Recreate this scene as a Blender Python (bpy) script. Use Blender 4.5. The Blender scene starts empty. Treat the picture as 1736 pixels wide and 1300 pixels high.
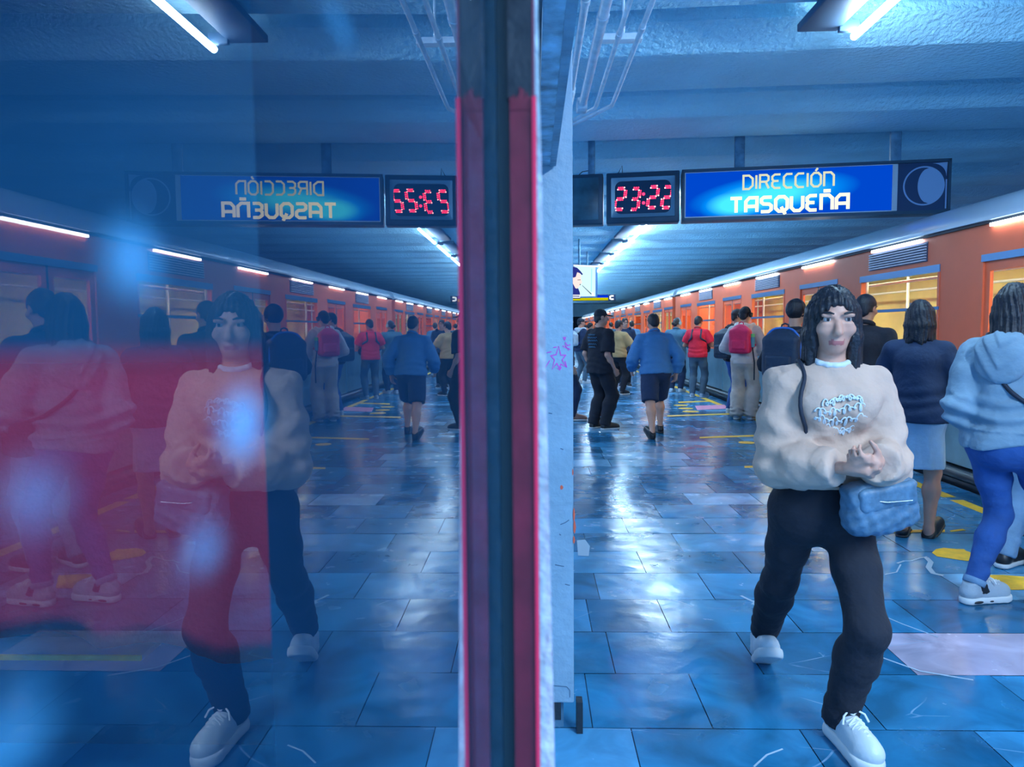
import bpy, bmesh, math, random
import numpy as np
from mathutils import Vector, Matrix

S = bpy.context.scene
COL = S.collection

# ------------------------------------------------------------------ camera
FPX, CX, CY = 1250.0, 868.0, 650.0
CAM_Z = 1.42
YAW = math.atan((905 - CX) / FPX)
PITCH = math.atan((650 - 559) / FPX)
ROLL = math.radians(-0.5)
camd = bpy.data.cameras.new('camera')
cam = bpy.data.objects.new('camera', camd)
COL.objects.link(cam)
RM = (Matrix.Rotation(YAW, 3, 'Z') @ Matrix.Rotation(math.pi / 2 - PITCH, 3, 'X') @ Matrix.Rotation(ROLL, 3, 'Z'))
cam.matrix_world = Matrix.Translation((0, 0, CAM_Z)) @ RM.to_4x4()
camd.sensor_width = 36.0
camd.lens = FPX / 1736.0 * 36.0
camd.clip_start = 0.002
camd.clip_end = 200
camd.dof.use_dof = True
camd.dof.focus_distance = 6.0
camd.dof.aperture_fstop = 18.0
S.camera = cam

# ------------------------------------------------------------------ world, exposure
w = bpy.data.worlds.new('world')
S.world = w
w.use_nodes = True
w.node_tree.nodes['Background'].inputs[0].default_value = (0.12, 0.36, 0.80, 1)
w.node_tree.nodes['Background'].inputs[1].default_value = 1.5
S.view_settings.view_transform = 'Standard'
S.view_settings.look = 'None'
S.view_settings.exposure = 0.72
S.view_settings.gamma = 1.0
S.view_settings.use_curve_mapping = False
TUBE_COL = (0.60, 0.81, 1.0)
TUBE_STRENGTH = 66.0


def ray(px, py):
    return RM @ Vector(((px - CX) / FPX, -(py - CY) / FPX, -1.0))


def P(px, py, Y):
    d = ray(px, py)
    d = d * (Y / d.y)
    return Vector((d.x, d.y, d.z + CAM_Z))


def G(px, py, z=0.0):
    d = ray(px, py)
    d = d * ((z - CAM_Z) / d.z)
    return Vector((d.x, d.y, z))


# area lights out of view: platform lamps behind the photographer, and added fills
def area(name, loc, sx, sy, power, col, rot=(0, 0, 0)):
    l = bpy.data.lights.new(name, 'AREA')
    l.shape = 'RECTANGLE'
    l.size = sx
    l.size_y = sy
    l.energy = power
    l.color = col
    o = bpy.data.objects.new(name, l)
    o.location = loc
    o.rotation_euler = rot
    COL.objects.link(o)
    return o


area('platform_lamp', (2.26, -1.2, 3.3), 0.25, 4.0, 260, TUBE_COL)
area('booth_fill', (-1.0, 0.9, 2.5), 0.5, 0.5, 18, (0.75, 0.72, 1.0))  # unseen fill added to light the booth and its banner
area('track_fill', (9.0, 12, 3.3), 0.6, 26.0, 200, (0.35, 0.65, 1.0))  # unseen fill added above the far track
area('far_side_fill', (-3.2, 16, 3.3), 0.4, 20.0, 500, TUBE_COL)  # unseen fill light on the far side of the pillar


# ------------------------------------------------------------------ materials
def mat(name, col, rough=0.6, bump=0.0, bscale=40, metal=0.0, vary=0.0, vscale=8, emit=None, estr=0.0, spec=0.5,
        bdist=0.01, coat=0.0, detail=4, sheen=0.0):
    m = bpy.data.materials.new(name)
    m.use_nodes = True
    nt = m.node_tree
    b = nt.nodes['Principled BSDF']
    b.inputs['Base Color'].default_value = (*col, 1)
    b.inputs['Roughness'].default_value = rough
    b.inputs['Metallic'].default_value = metal
    b.inputs['Specular IOR Level'].default_value = spec
    if coat:
        b.inputs['Coat Weight'].default_value = coat
        b.inputs['Coat Roughness'].default_value = 0.08
    if sheen:
        b.inputs['Sheen Weight'].default_value = sheen
    if emit:
        b.inputs['Emission Color'].default_value = (*emit, 1)
        b.inputs['Emission Strength'].default_value = estr
    if bump or vary:
        tc = nt.nodes.new('ShaderNodeTexCoord')
    if bump:
        n = nt.nodes.new('ShaderNodeTexNoise')
        n.inputs['Scale'].default_value = bscale
        n.inputs['Detail'].default_value = detail
        nt.links.new(tc.outputs['Object'], n.inputs['Vector'])
        bp = nt.nodes.new('ShaderNodeBump')
        bp.inputs['Strength'].default_value = bump
        bp.inputs['Distance'].default_value = bdist
        nt.links.new(n.outputs['Fac'], bp.inputs['Height'])
        nt.links.new(bp.outputs['Normal'], b.inputs['Normal'])
    if vary:
        n2 = nt.nodes.new('ShaderNodeTexNoise')
        n2.inputs['Scale'].default_value = vscale
        n2.inputs['Detail'].default_value = 6
        nt.links.new(tc.outputs['Object'], n2.inputs['Vector'])
        mr = nt.nodes.new('ShaderNodeMapRange')
        mr.inputs['From Min'].default_value = 0.3
        mr.inputs['From Max'].default_value = 0.7
        mr.inputs['To Min'].default_value = 1 - vary
        mr.inputs['To Max'].default_value = 1 + vary
        nt.links.new(n2.outputs['Fac'], mr.inputs['Value'])
        hv = nt.nodes.new('ShaderNodeHueSaturation')
        hv.inputs['Color'].default_value = (*col, 1)
        nt.links.new(mr.outputs['Result'], hv.inputs['Value'])
        nt.links.new(hv.outputs['Color'], b.inputs['Base Color'])
    return m


def emis(name, col, strength):
    m = bpy.data.materials.new(name)
    m.use_nodes = True
    nt = m.node_tree
    nt.nodes.clear()
    e = nt.nodes.new('ShaderNodeEmission')
    e.inputs[0].default_value = (*col, 1)
    e.inputs[1].default_value = strength
    o = nt.nodes.new('ShaderNodeOutputMaterial')
    nt.links.new(e.outputs[0], o.inputs[0])
    return m


def thin_glass(name, tint, ior=1.5, rough=0.02, gain=1.0):
    """pane seen from its front: Fresnel share mirrored, the rest let through"""
    m = bpy.data.materials.new(name)
    m.use_nodes = True
    nt = m.node_tree
    nt.nodes.clear()
    out = nt.nodes.new('ShaderNodeOutputMaterial')
    mix = nt.nodes.new('ShaderNodeMixShader')
    gl = nt.nodes.new('ShaderNodeBsdfGlossy')
    gl.inputs['Roughness'].default_value = rough
    gl.inputs['Color'].default_value = (0.95, 0.97, 1, 1)
    tr = nt.nodes.new('ShaderNodeBsdfTransparent')
    tr.inputs['Color'].default_value = (*tint, 1)
    fr = nt.nodes.new('ShaderNodeFresnel')
    fr.inputs['IOR'].default_value = ior
    a = nt.nodes.new('ShaderNodeMath'); a.operation = 'ADD'; a.inputs[1].default_value = 1.5
    dv = nt.nodes.new('ShaderNodeMath'); dv.operation = 'DIVIDE'
    ml = nt.nodes.new('ShaderNodeMath'); ml.operation = 'MULTIPLY'; ml.inputs[1].default_value = 2.0 * gain
    ml.use_clamp = True
    nt.links.new(fr.outputs[0], a.inputs[0])
    nt.links.new(fr.outputs[0], dv.inputs[0])
    nt.links.new(a.outputs[0], dv.inputs[1])
    nt.links.new(dv.outputs[0], ml.inputs[0])
    nt.links.new(ml.outputs[0], mix.inputs[0])
    nt.links.new(tr.outputs[0], mix.inputs[1])
    nt.links.new(gl.outputs[0], mix.inputs[2])
    nt.links.new(mix.outputs[0], out.inputs[0])
    return m


# ------------------------------------------------------------------ mesh helpers
def tag(o, label=None, cat=None, group=None, kind=None):
    if label:
        o['label'] = label
    if cat:
        o['category'] = cat
    if group:
        o['group'] = group
    if kind:
        o['kind'] = kind
    return o


def empty(name, loc=(0, 0, 0), rz=0.0):
    o = bpy.data.objects.new(name, None)
    o.empty_display_size = 0.1
    o.location = loc
    o.rotation_euler = (0, 0, rz)
    COL.objects.link(o)
    return o


class MB:
    """collects shapes, then links them as ONE mesh object"""

    def __init__(self):
        self.v = []
        self.f = []
        self.mi = []
        self.sm = []

    def add(self, verts, faces, mi=0, smooth=False):
        b = len(self.v)
        self.v.extend([tuple(p) for p in verts])
        self.f.extend([tuple(b + i for i in f) for f in faces])
        self.mi.extend([mi] * len(faces))
        self.sm.extend([smooth] * len(faces))
        return self

    def box(self, x0, x1, y0, y1, z0, z1, mi=0):
        v = [(x0, y0, z0), (x1, y0, z0), (x1, y1, z0), (x0, y1, z0), (x0, y0, z1), (x1, y0, z1), (x1, y1, z1), (x0, y1, z1)]
        return self.add(v, [(0, 3, 2, 1), (4, 5, 6, 7), (0, 1, 5, 4), (1, 2, 6, 5), (2, 3, 7, 6), (3, 0, 4, 7)], mi)

    def bbox(self, x0, x1, y0, y1, z0, z1, bev=0.01, mi=0, seg=2):
        bm = bmesh.new()
        bmesh.ops.create_cube(bm, size=1)
        for q in bm.verts:
            q.co = Vector((x0 + (q.co.x + .5) * (x1 - x0), y0 + (q.co.y + .5) * (y1 - y0), z0 + (q.co.z + .5) * (z1 - z0)))
        bmesh.ops.bevel(bm, geom=bm.edges[:], offset=bev, segments=seg, affect='EDGES', profile=0.5)
        bm.verts.index_update()
        self.add([q.co for q in bm.verts], [[q.index for q in f.verts] for f in bm.faces], mi, True)
        bm.free()
        return self

    def prism(self, poly, axis, a, b, mi=0, smooth=False):
        """closed polygon (list of 2-tuples) pushed along an axis from a to b"""
        n = len(poly)

        def pt(p, t):
            return {'x': (t, p[0], p[1]), 'y': (p[0], t, p[1]), 'z': (p[0], p[1], t)}[axis]
        v = [pt(p, a) for p in poly] + [pt(p, b) for p in poly]
        f = [tuple(range(n))[::-1], tuple(range(n, 2 * n))]
        self.add(v, f, mi, False)
        self.add(v, [(i, (i + 1) % n, n + (i + 1) % n, n + i) for i in range(n)], mi, smooth)
        return self

    def tube(self, pts, r, seg=10, mi=0, cap=True):
        pts = [Vector(p) for p in pts]
        rs = r if isinstance(r, (list, tuple)) else [r] * len(pts)
        rings = []
        up = None
        for i, p in enumerate(pts):
            a = pts[max(i - 1, 0)]
            b = pts[min(i + 1, len(pts) - 1)]
            t = (b - a).normalized()
            if up is None:
                up = Vector((0, 0, 1)) if abs(t.z) < .9 else Vector((1, 0, 0))
            s = t.cross(up).normalized()
            up = s.cross(t).normalized()
            rings.append([p + (s * math.cos(2 * math.pi * k / seg) + up * math.sin(2 * math.pi * k / seg)) * rs[i] for k in range(seg)])
        v = [q for rr in rings for q in rr]
        f = []
        for i in range(len(pts) - 1):
            for k in range(seg):
                f.append((i * seg + k, i * seg + (k + 1) % seg, (i + 1) * seg + (k + 1) % seg, (i + 1) * seg + k))
        self.add(v, f, mi, True)
        if cap:
            n = len(v)
            self.add(rings[0], [tuple(range(seg))[::-1]], mi)
            self.add(rings[-1], [tuple(range(seg))], mi)
        return self

    def ribbon(self, pts, wd, y0, y1, mi=0):
        """flat stroke in the local xz plane, with thickness y0..y1, mitred joints"""
        n = len(pts)
        closed = pts[0] == pts[-1] and n > 3
        q = [Vector((p[0], p[1])) for p in pts]
        L, R = [], []
        for i in range(n):
            if closed:
                a, b = q[(i - 1) % (n - 1)], q[(i + 1) % (n - 1)]
            else:
                a, b = q[max(i - 1, 0)], q[min(i + 1, n - 1)]
            d1 = (q[i] - a).normalized() if (q[i] - a).length > 1e-9 else None
            d2 = (b - q[i]).normalized() if (b - q[i]).length > 1e-9 else None
            d1 = d1 or d2
            d2 = d2 or d1
            n1, n2 = Vector((-d1.y, d1.x)), Vector((-d2.y, d2.x))
            m = (n1 + n2)
            m = m / max(m.length_squared / 2, 0.3)
            L.append(q[i] + m * wd / 2)
            R.append(q[i] - m * wd / 2)
        v = []
        for i in range(n):
            v += [(L[i].x, y0, L[i].y), (R[i].x, y0, R[i].y), (L[i].x, y1, L[i].y), (R[i].x, y1, R[i].y)]
        f = []
        for i in range(n - 1):
            a, b = 4 * i, 4 * i + 4
            f += [(a, a + 1, b + 1, b), (a + 2, b + 2, b + 3, a + 3), (a, b, b + 2, a + 2), (a + 1, a + 3, b + 3, b + 1)]
        if not closed:
            f += [(0, 2, 3, 1), (4 * n - 4, 4 * n - 3, 4 * n - 1, 4 * n - 2)]
        return self.add(v, f, mi)

    def disc(self, cx, cz, r, y0, y1, seg=32, mi=0):
        return self.prism([(cx + r * math.cos(2 * math.pi * k / seg), cz + r * math.sin(2 * math.pi * k / seg)) for k in range(seg)], 'y', y0, y1, mi)

    def build(self, name, mats, parent=None, shift=None):
        me = bpy.data.meshes.new(name)
        v = self.v if shift is None else [(a - shift[0], b - shift[1], c - shift[2]) for a, b, c in self.v]
        me.from_pydata(v, [], self.f)
        for m in (mats if isinstance(mats, (list, tuple)) else [mats]):
            me.materials.append(m)
        me.polygons.foreach_set('material_index', self.mi)
        me.polygons.foreach_set('use_smooth', self.sm)
        bm = bmesh.new()
        bm.from_mesh(me)
        bmesh.ops.recalc_face_normals(bm, faces=bm.faces[:])
        bm.to_mesh(me)
        bm.free()
        me.update()
        o = bpy.data.objects.new(name, me)
        COL.objects.link(o)
        if parent:
            o.parent = parent
        return o


def struct(o, **k):
    o['kind'] = 'structure'
    return o


M = {}
M['ceiling'] = mat('ceiling_paint', (0.42, 0.80, 0.97), 0.7, 1.0, 22, bdist=0.035, detail=5, vary=0.08, vscale=1.5)
M['wallblue'] = mat('wall_paint', (0.14, 0.24, 0.40), 0.7, 0.3, 30, vary=0.15)
M['dark'] = mat('tunnel_dark', (0.015, 0.03, 0.05), 0.9)
M['pillar'] = mat('white_pillar_paint', (0.22, 0.35, 0.46), 0.5, 0.55, 34, vary=0.12, vscale=5, bdist=0.008)
M['steel'] = mat('blue_steel', (0.10, 0.24, 0.36), 0.45, 0.4, 30, metal=0.3, vary=0.3, vscale=14)
M['flange'] = mat('mottled_flange_paint', (0.16, 0.34, 0.48), 0.5, 0.5, 24, vary=0.6, vscale=16)
M['blacksteel'] = mat('black_steel', (0.012, 0.02, 0.03), 0.4, 0.2, 60)
M['pipe'] = mat('painted_conduit', (0.78, 0.86, 0.92), 0.3, 0.15, 60, vary=0.12, vscale=20)
M['tube'] = emis('fluorescent_tube', TUBE_COL, TUBE_STRENGTH)
M['fixture'] = mat('fixture_paint', (0.06, 0.12, 0.20), 0.5)
M['orange'] = mat('orange_train_paint', (0.95, 0.17, 0.07), 0.42, 0.05, 6, vary=0.06, vscale=2, spec=0.3)
M['roof'] = mat('train_roof_grey', (0.55, 0.68, 0.80), 0.3, metal=0.2, coat=0.5)
M['skirt'] = mat('train_skirt_steel', (0.22, 0.38, 0.44), 0.3, 0.05, 10, metal=0.5, vary=0.2, vscale=3)
M['rubber'] = mat('black_rubber', (0.01, 0.018, 0.03), 0.35)
M['winframe'] = mat('window_frame_steel', (0.10, 0.26, 0.50), 0.3, metal=0.5)
M['trainglass'] = thin_glass('train_glass', (0.82, 0.9, 0.95))
M['cream'] = mat('train_interior_cream', (0.74, 0.58, 0.22), 0.5, vary=0.3, vscale=1.2)
M['seatgreen'] = mat('train_seat', (0.10, 0.25, 0.30), 0.5)
M['warm'] = emis('train_interior_lamp', (1.0, 0.84, 0.46), 20.0)
M['tubestreak'] = emis('train_tube_reflection', (0.75, 0.88, 1.0), 9.0)  # emission stands in for tube lights mirrored along the roof edge
M['vent'] = mat('vent_slat_paint', (0.72, 0.70, 0.80), 0.35)
M['yellow'] = mat('yellow_floor_paint', (0.85, 0.48, 0.02), 0.55, vary=0.2, vscale=14)
M['pinkfloor'] = mat('pink_floor_sticker', (0.75, 0.28, 0.42), 0.5, vary=0.2, vscale=9)
M['whitemark'] = mat('white_scuff', (0.32, 0.46, 0.58), 0.6)
M['signframe'] = mat('sign_frame', (0.03, 0.075, 0.12), 0.4, metal=0.3)
M['letter'] = emis('lit_letter', (1.0, 0.93, 0.62), 0.85)
M['letterthin'] = emis('lit_letter_thin', (0.85, 0.86, 0.6), 0.55)
M['led'] = emis('red_led', (1.0, 0.02, 0.07), 3.0)
M['ledhot'] = emis('red_led_core', (1.0, 0.35, 0.35), 2.2)
M['lcd'] = mat('clock_glass', (0.012, 0.05, 0.11), 0.12)
M['bezel'] = mat('clock_bezel', (0.14, 0.28, 0.38), 0.35, metal=0.4)
M['navy'] = mat('navy_panel', (0.012, 0.04, 0.12), 0.35)
M['mooncol'] = mat('pale_blue_moon', (0.28, 0.46, 0.72), 0.5)
M['blankpanel'] = mat('teal_blank_panel', (0.03, 0.11, 0.16), 0.3, vary=0.5, vscale=4)
M['redpaint'] = mat('red_frame_paint', (0.15, 0.008, 0.026), 0.42, 0.5, 140, vary=0.25, vscale=60, bdist=0.0006)
M['brightred'] = mat('bright_red_edge_paint', (0.85, 0.02, 0.09), 0.4)
M['seal'] = mat('dark_seal', (0.008, 0.035, 0.045), 0.4)
M['plaster'] = mat('plaster_edge', (0.38, 0.54, 0.62), 0.8, 1.0, 160, vary=0.3, vscale=90, bdist=0.002)

# ------------------------------------------------------------------ floor
def floor_material():
    m = bpy.data.materials.new('marble_floor_tiles')
    m.use_nodes = True
    nt = m.node_tree
    b = nt.nodes['Principled BSDF']
    tc = nt.nodes.new('ShaderNodeTexCoord')
    at = nt.nodes.new('ShaderNodeAttribute'); at.attribute_name = 'tile'
    n = nt.nodes.new('ShaderNodeTexNoise'); n.inputs['Scale'].default_value = 3.0; n.inputs['Detail'].default_value = 8; n.inputs['Distortion'].default_value = 1.2
    nt.links.new(tc.outputs['Object'], n.inputs['Vector'])
    mr = nt.nodes.new('ShaderNodeMapRange'); mr.inputs['From Min'].default_value = .3; mr.inputs['From Max'].default_value = .7
    mr.inputs['To Min'].default_value = .62; mr.inputs['To Max'].default_value = 1.4
    nt.links.new(n.outputs['Fac'], mr.inputs['Value'])
    hv = nt.nodes.new('ShaderNodeHueSaturation')
    nt.links.new(at.outputs['Color'], hv.inputs['Color'])
    nt.links.new(mr.outputs['Result'], hv.inputs['Value'])
    # fine scratches
    mp = nt.nodes.new('ShaderNodeMapping'); mp.inputs['Scale'].default_value = (0.5, 1.6, 1); mp.inputs['Rotation'].default_value = (0, 0, 0.5)
    nt.links.new(tc.outputs['Object'], mp.inputs['Vector'])
    n3 = nt.nodes.new('ShaderNodeTexNoise'); n3.inputs['Scale'].default_value = 1.5
    nt.links.new(mp.outputs[0], n3.inputs['Vector'])
    add = nt.nodes.new('ShaderNodeMix'); add.data_type = 'VECTOR'; add.inputs['Factor'].default_value = 0.15
    nt.links.new(mp.outputs[0], add.inputs['A']); nt.links.new(n3.outputs['Color'], add.inputs['B'])
    vo = nt.nodes.new('ShaderNodeTexVoronoi'); vo.feature = 'DISTANCE_TO_EDGE'; vo.inputs['Scale'].default_value = 2.2
    nt.links.new(add.outputs['Result'], vo.inputs['Vector'])
    lt = nt.nodes.new('ShaderNodeMath'); lt.operation = 'LESS_THAN'; lt.inputs[1].default_value = 0.0035
    nt.links.new(vo.outputs['Distance'], lt.inputs[0])
    n4 = nt.nodes.new('ShaderNodeTexNoise'); n4.inputs['Scale'].default_value = 2.3; n4.inputs['Detail'].default_value = 5
    nt.links.new(tc.outputs['Object'], n4.inputs['Vector'])
    gt = nt.nodes.new('ShaderNodeMapRange'); gt.inputs['From Min'].default_value = .54; gt.inputs['From Max'].default_value = .66
    nt.links.new(n4.outputs['Fac'], gt.inputs['Value'])
    mu = nt.nodes.new('ShaderNodeMath'); mu.operation = 'MULTIPLY'
    nt.links.new(lt.outputs[0], mu.inputs[0]); nt.links.new(gt.outputs[0], mu.inputs[1])
    mx = nt.nodes.new('ShaderNodeMix'); mx.data_type = 'RGBA'
    mx.inputs['B'].default_value = (0.24, 0.40, 0.58, 1)
    nt.links.new(mu.outputs[0], mx.inputs['Factor']); nt.links.new(hv.outputs[0], mx.inputs['A'])
    nt.links.new(mx.outputs['Result'], b.inputs['Base Color'])
    # gloss
    n2 = nt.nodes.new('ShaderNodeTexNoise'); n2.inputs['Scale'].default_value = 5; n2.inputs['Detail'].default_value = 6
    nt.links.new(tc.outputs['Object'], n2.inputs['Vector'])
    r2 = nt.nodes.new('ShaderNodeMapRange'); r2.inputs['From Min'].default_value = .3; r2.inputs['From Max'].default_value = .7
    r2.inputs['To Min'].default_value = .12; r2.inputs['To Max'].default_value = .30
    nt.links.new(n2.outputs['Fac'], r2.inputs['Value'])
    nt.links.new(r2.outputs[0], b.inputs['Roughness'])
    b.inputs['Specular IOR Level'].default_value = 0.65
    n5 = nt.nodes.new('ShaderNodeTexNoise'); n5.inputs['Scale'].default_value = 3.5; n5.inputs['Detail'].default_value = 5
    nt.links.new(tc.outputs['Object'], n5.inputs['Vector'])
    bp = nt.nodes.new('ShaderNodeBump'); bp.inputs['Strength'].default_value = .35; bp.inputs['Distance'].default_value = .02
    nt.links.new(n5.outputs['Fac'], bp.inputs['Height'])
    nt.links.new(bp.outputs[0], b.inputs['Normal'])
    return m


def build_floor():
    rnd = random.Random(11)
    joints_px = [[(964 + 111, 1254), (1084.6, 1300)], [(1366, 1252), (1397, 1300)], [(1665, 1252), (1719, 1300)],
                 [(994.6, 1157.8), (1006, 1251.5)], [(1174.6, 1157.8), (1216, 1251.5)], [(1456, 1184), (1516.5, 1251.7)], [(1694.8, 1156), (1736, 1189)],
                 [(1029, 1083), (1047.7, 1156)], [(1260, 1083), (1299, 1156)], [(1490.5, 1083), (1565, 1156)],
                 [(990, 1041.5), (1015, 1082)], [(1119, 1026.7), (1143, 1082)], [(1530, 1030), (1596, 1080)],
                 [(1008.5, 981.5), (1020, 1026)], [(1191, 980.6), (1216, 1025)],
                 [(1082, 943), (1100, 979)], [(1247, 941), (1278, 977)],
                 [(1144.6, 912), (1162, 942)], [(1058, 883), (1066, 907.7)], [(1197.7, 883), (1213.8, 907.7)],
                 [(1112, 860.6), (1124, 881)], [(1239, 859), (1267, 883)],
                 [(1040.8, 843), (1046.8, 859)], [(1160.7, 839.4), (1177, 859)],
                 [(1089, 822), (1098, 839)], [(1202, 822), (1214.7, 838)]]
    y_of = lambda k: 2.964 + 0.42 * k
    rows = {}
    for a, b in joints_px:
        ga, gb = G(*a), G(*b)
        mid = (ga.y + gb.y) / 2
        k = math.floor((mid - 2.964) / .42)
        rows.setdefault(k, []).append((ga.x + gb.x) / 2)
    pal = [(0.010, 0.12, 0.26), (0.018, 0.17, 0.35), (0.03, 0.21, 0.42), (0.06, 0.26, 0.48), (0.13, 0.36, 0.60)]
    mb = MB()
    cols = []
    g = 0.0022
    for k in range(-10, 150):
        y0, y1 = y_of(k), y_of(k + 1)
        xs = sorted(rows.get(k, []))
        x0, x1 = -6.0, 3.74
        if not xs:
            xs = [rnd.uniform(0, .8)]
        ful = list(xs)
        # fill gaps wider than a slab
        i = 0
        while i < len(ful) - 1:
            if ful[i + 1] - ful[i] > 1.15:
                n = round((ful[i + 1] - ful[i]) / .8)
                st = (ful[i + 1] - ful[i]) / max(n, 2)
                ful.insert(i + 1, ful[i] + st)
            i += 1
        while ful[0] > x0:
            ful.insert(0, ful[0] - rnd.uniform(.55, .95))
        while ful[-1] < x1:
            ful.append(ful[-1] + rnd.uniform(.55, .95))
        ful[0] = x0
        ful[-1] = x1
        for a, b in zip(ful[:-1], ful[1:]):
            if b - a < .03:
                continue
            t = rnd.gauss(0, .0022)
            s = rnd.gauss(0, .0022)
            zc = rnd.uniform(-.0006, 0)
            cx_, cy_ = (a + b) / 2, (y0 + y1) / 2
            v = []
            for (xx, yy) in ((a + g, y0 + g), (b - g, y0 + g), (b - g, y1 - g), (a + g, y1 - g)):
                v.append((xx, yy, min(0.0, zc + t * (xx - cx_) + s * (yy - cy_))))
            mb.add(v, [(0, 1, 2, 3)])
            wgt = rnd.random()
            c = pal[0] if wgt < .3 else pal[1] if wgt < .58 else pal[2] if wgt < .8 else pal[3] if wgt < .93 else pal[4]
            if k == 0 - 0 and 99 < cx_:
                c = pal[4]
            q = G(1640, 1115)
            if a < q.x < b and y0 < q.y < y1:
                c = (0.36, 0.34, 0.46)
            q = G(1230, 848)
            if a < q.x < b and y0 < q.y < y1:
                c = (0.24, 0.42, 0.64)
            cols.append(c)
    nt = len(cols)
    mb.add([(-6, -1.3, -.004), (3.74, -1.3, -.004), (3.74, 66, -.004), (-6, 66, -.004)], [(0, 1, 2, 3)])
    cols.append((0.012, 0.05, 0.09))
    mb.box(3.70, 3.74, -1.3, 66, -1.1, -.006)
    cols += [(0.03, 0.05, 0.08)] * 6
    o = mb.build('floor', floor_material())
    at = o.data.attributes.new('tile', 'FLOAT_COLOR', 'FACE')
    at.data.foreach_set('color', [x for c in cols for x in (*c, 1.0)])
    struct(o)


build_floor()
tb = MB()
tb.box(3.74, 9.5, -3, 66, -1.15, -1.1)
struct(tb.build('floor_track_bed', M['dark']))

# ------------------------------------------------------------------ ceiling
def build_ceiling():
    prof = []   # (y along track, z)
    H = 3.545
    per = 1.74
    # soffits start 7.64, 9.38 ... metres down the platform
    y = 7.64 - per * 6
    while y < 66:
        prof += [(y, H), (y + .97, H + .035), (y + .985, H + .44), (y + 1.43, H + .44), (y + 1.46, H + .14), (y + 1.71, H + .012)]
        y += per
    prof.append((y, H))
    mb = MB()
    v = []
    # beams run slightly off square to the track
    t = math.tan(math.radians(3.2))
    xs = [-6.5, -3, 0, 2, 4, 7, 10]
    for (yy, zz) in prof:
        for x in xs:
            v.append((x, yy - t * (x - 2), zz))
    n = len(xs)
    f = []
    for i in range(len(prof) - 1):
        for k in range(n - 1):
            f.append((i * n + k, i * n + k + 1, (i + 1) * n + k + 1, (i + 1) * n + k))
    mb.add(v, f)
    o = mb.build('ceiling', M['ceiling'])
    struct(o)
    s = MB()
    s.box(-6.5, 10, -3.4, 67, 4.1, 4.2)
    struct(s.build('ceiling_slab', M['ceiling']))


build_ceiling()
wb = MB()
wb.box(9.5, 9.7, -3, 66, -1.2, 4.1)
struct(wb.build('wall_right', M['wallblue']))
wb = MB()
wb.box(-6.2, -6.0, 3.0, 66, -.1, 4.1)
struct(wb.build('wall_left', M['wallblue']))
wb = MB()
wb.box(-6.2, 9.7, 64, 64.2, 2.5, 4.1)
wb.box(-6.2, 9.7, 64.3, 64.5, -1.2, 4.1, 1)
struct(wb.build('wall_far', [M['ceiling'], M['dark']]))

# ------------------------------------------------------------------ left side: glazed booth, frame post, wall end and pillar
XM = -0.0115     # mirror plane


def pane_material():
    m = thin_glass('booth_window_glass', (0.72, 0.86, 0.95), 1.5, 0.0, 1.0)
    nt = m.node_tree
    out = [n for n in nt.nodes if n.type == 'OUTPUT_MATERIAL'][0]
    base = out.inputs[0].links[0].from_socket
    tc = nt.nodes.new('ShaderNodeTexCoord')
    # greasy smudges: soft-edged spots
    spots = []
    for (px, py, wx, wy, al) in ((225, 440, 45, 75, .45), (412, 720, 38, 75, .5), (575, 40, 26, 34, .16), (20, 1250, 90, 60, .30),
                                 (345, 930, 34, 48, .30), (60, 840, 60, 70, .22), (30, 1130, 50, 18, .25)):
        d = ray(px, py)
        d = d * (XM / d.x)
        e = ray(px + wx, py)
        e = e * (XM / e.x)
        h = ray(px, py + wy)
        h = h * (XM / h.x)
        spots.append((d.y, d.z + CAM_Z, abs(e.y - d.y), abs(h.z - d.z), al))
    acc = None
    sep = nt.nodes.new('ShaderNodeSeparateXYZ')
    nt.links.new(tc.outputs['Object'], sep.inputs[0])

    def mth(op, a, b=None, clamp=False):
        n = nt.nodes.new('ShaderNodeMath')
        n.operation = op
        n.use_clamp = clamp
        for i, q in enumerate((a, b)):
            if q is None:
                continue
            if isinstance(q, (int, float)):
                n.inputs[i].default_value = q
            else:
                nt.links.new(q, n.inputs[i])
        return n.outputs[0]
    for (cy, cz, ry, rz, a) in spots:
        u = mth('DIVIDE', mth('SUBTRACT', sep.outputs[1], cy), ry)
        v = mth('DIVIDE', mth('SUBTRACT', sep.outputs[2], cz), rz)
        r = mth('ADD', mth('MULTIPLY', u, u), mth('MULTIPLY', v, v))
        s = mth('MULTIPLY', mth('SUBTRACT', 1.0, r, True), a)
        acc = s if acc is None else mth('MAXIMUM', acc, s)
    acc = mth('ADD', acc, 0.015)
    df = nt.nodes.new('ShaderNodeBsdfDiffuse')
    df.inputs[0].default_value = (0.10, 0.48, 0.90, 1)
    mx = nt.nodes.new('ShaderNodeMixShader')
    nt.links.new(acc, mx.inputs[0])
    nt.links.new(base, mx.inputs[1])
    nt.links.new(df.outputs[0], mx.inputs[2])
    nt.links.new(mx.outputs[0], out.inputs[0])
    return m


clear = bpy.data.materials.new('glass_rear')
clear.use_nodes = True
clear.node_tree.nodes.clear()
_t = clear.node_tree.nodes.new('ShaderNodeBsdfTransparent')
_t.inputs[0].default_value = (0.9, 0.96, 1, 1)
_o = clear.node_tree.nodes.new('ShaderNodeOutputMaterial')
clear.node_tree.links.new(_t.outputs[0], _o.inputs[0])
pb = MB()
pb.box(XM - .004, XM, -0.9, 0.262, 0.25, 2.5, 1)
pb.mi[3] = 0
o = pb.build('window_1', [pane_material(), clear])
struct(o)

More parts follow.
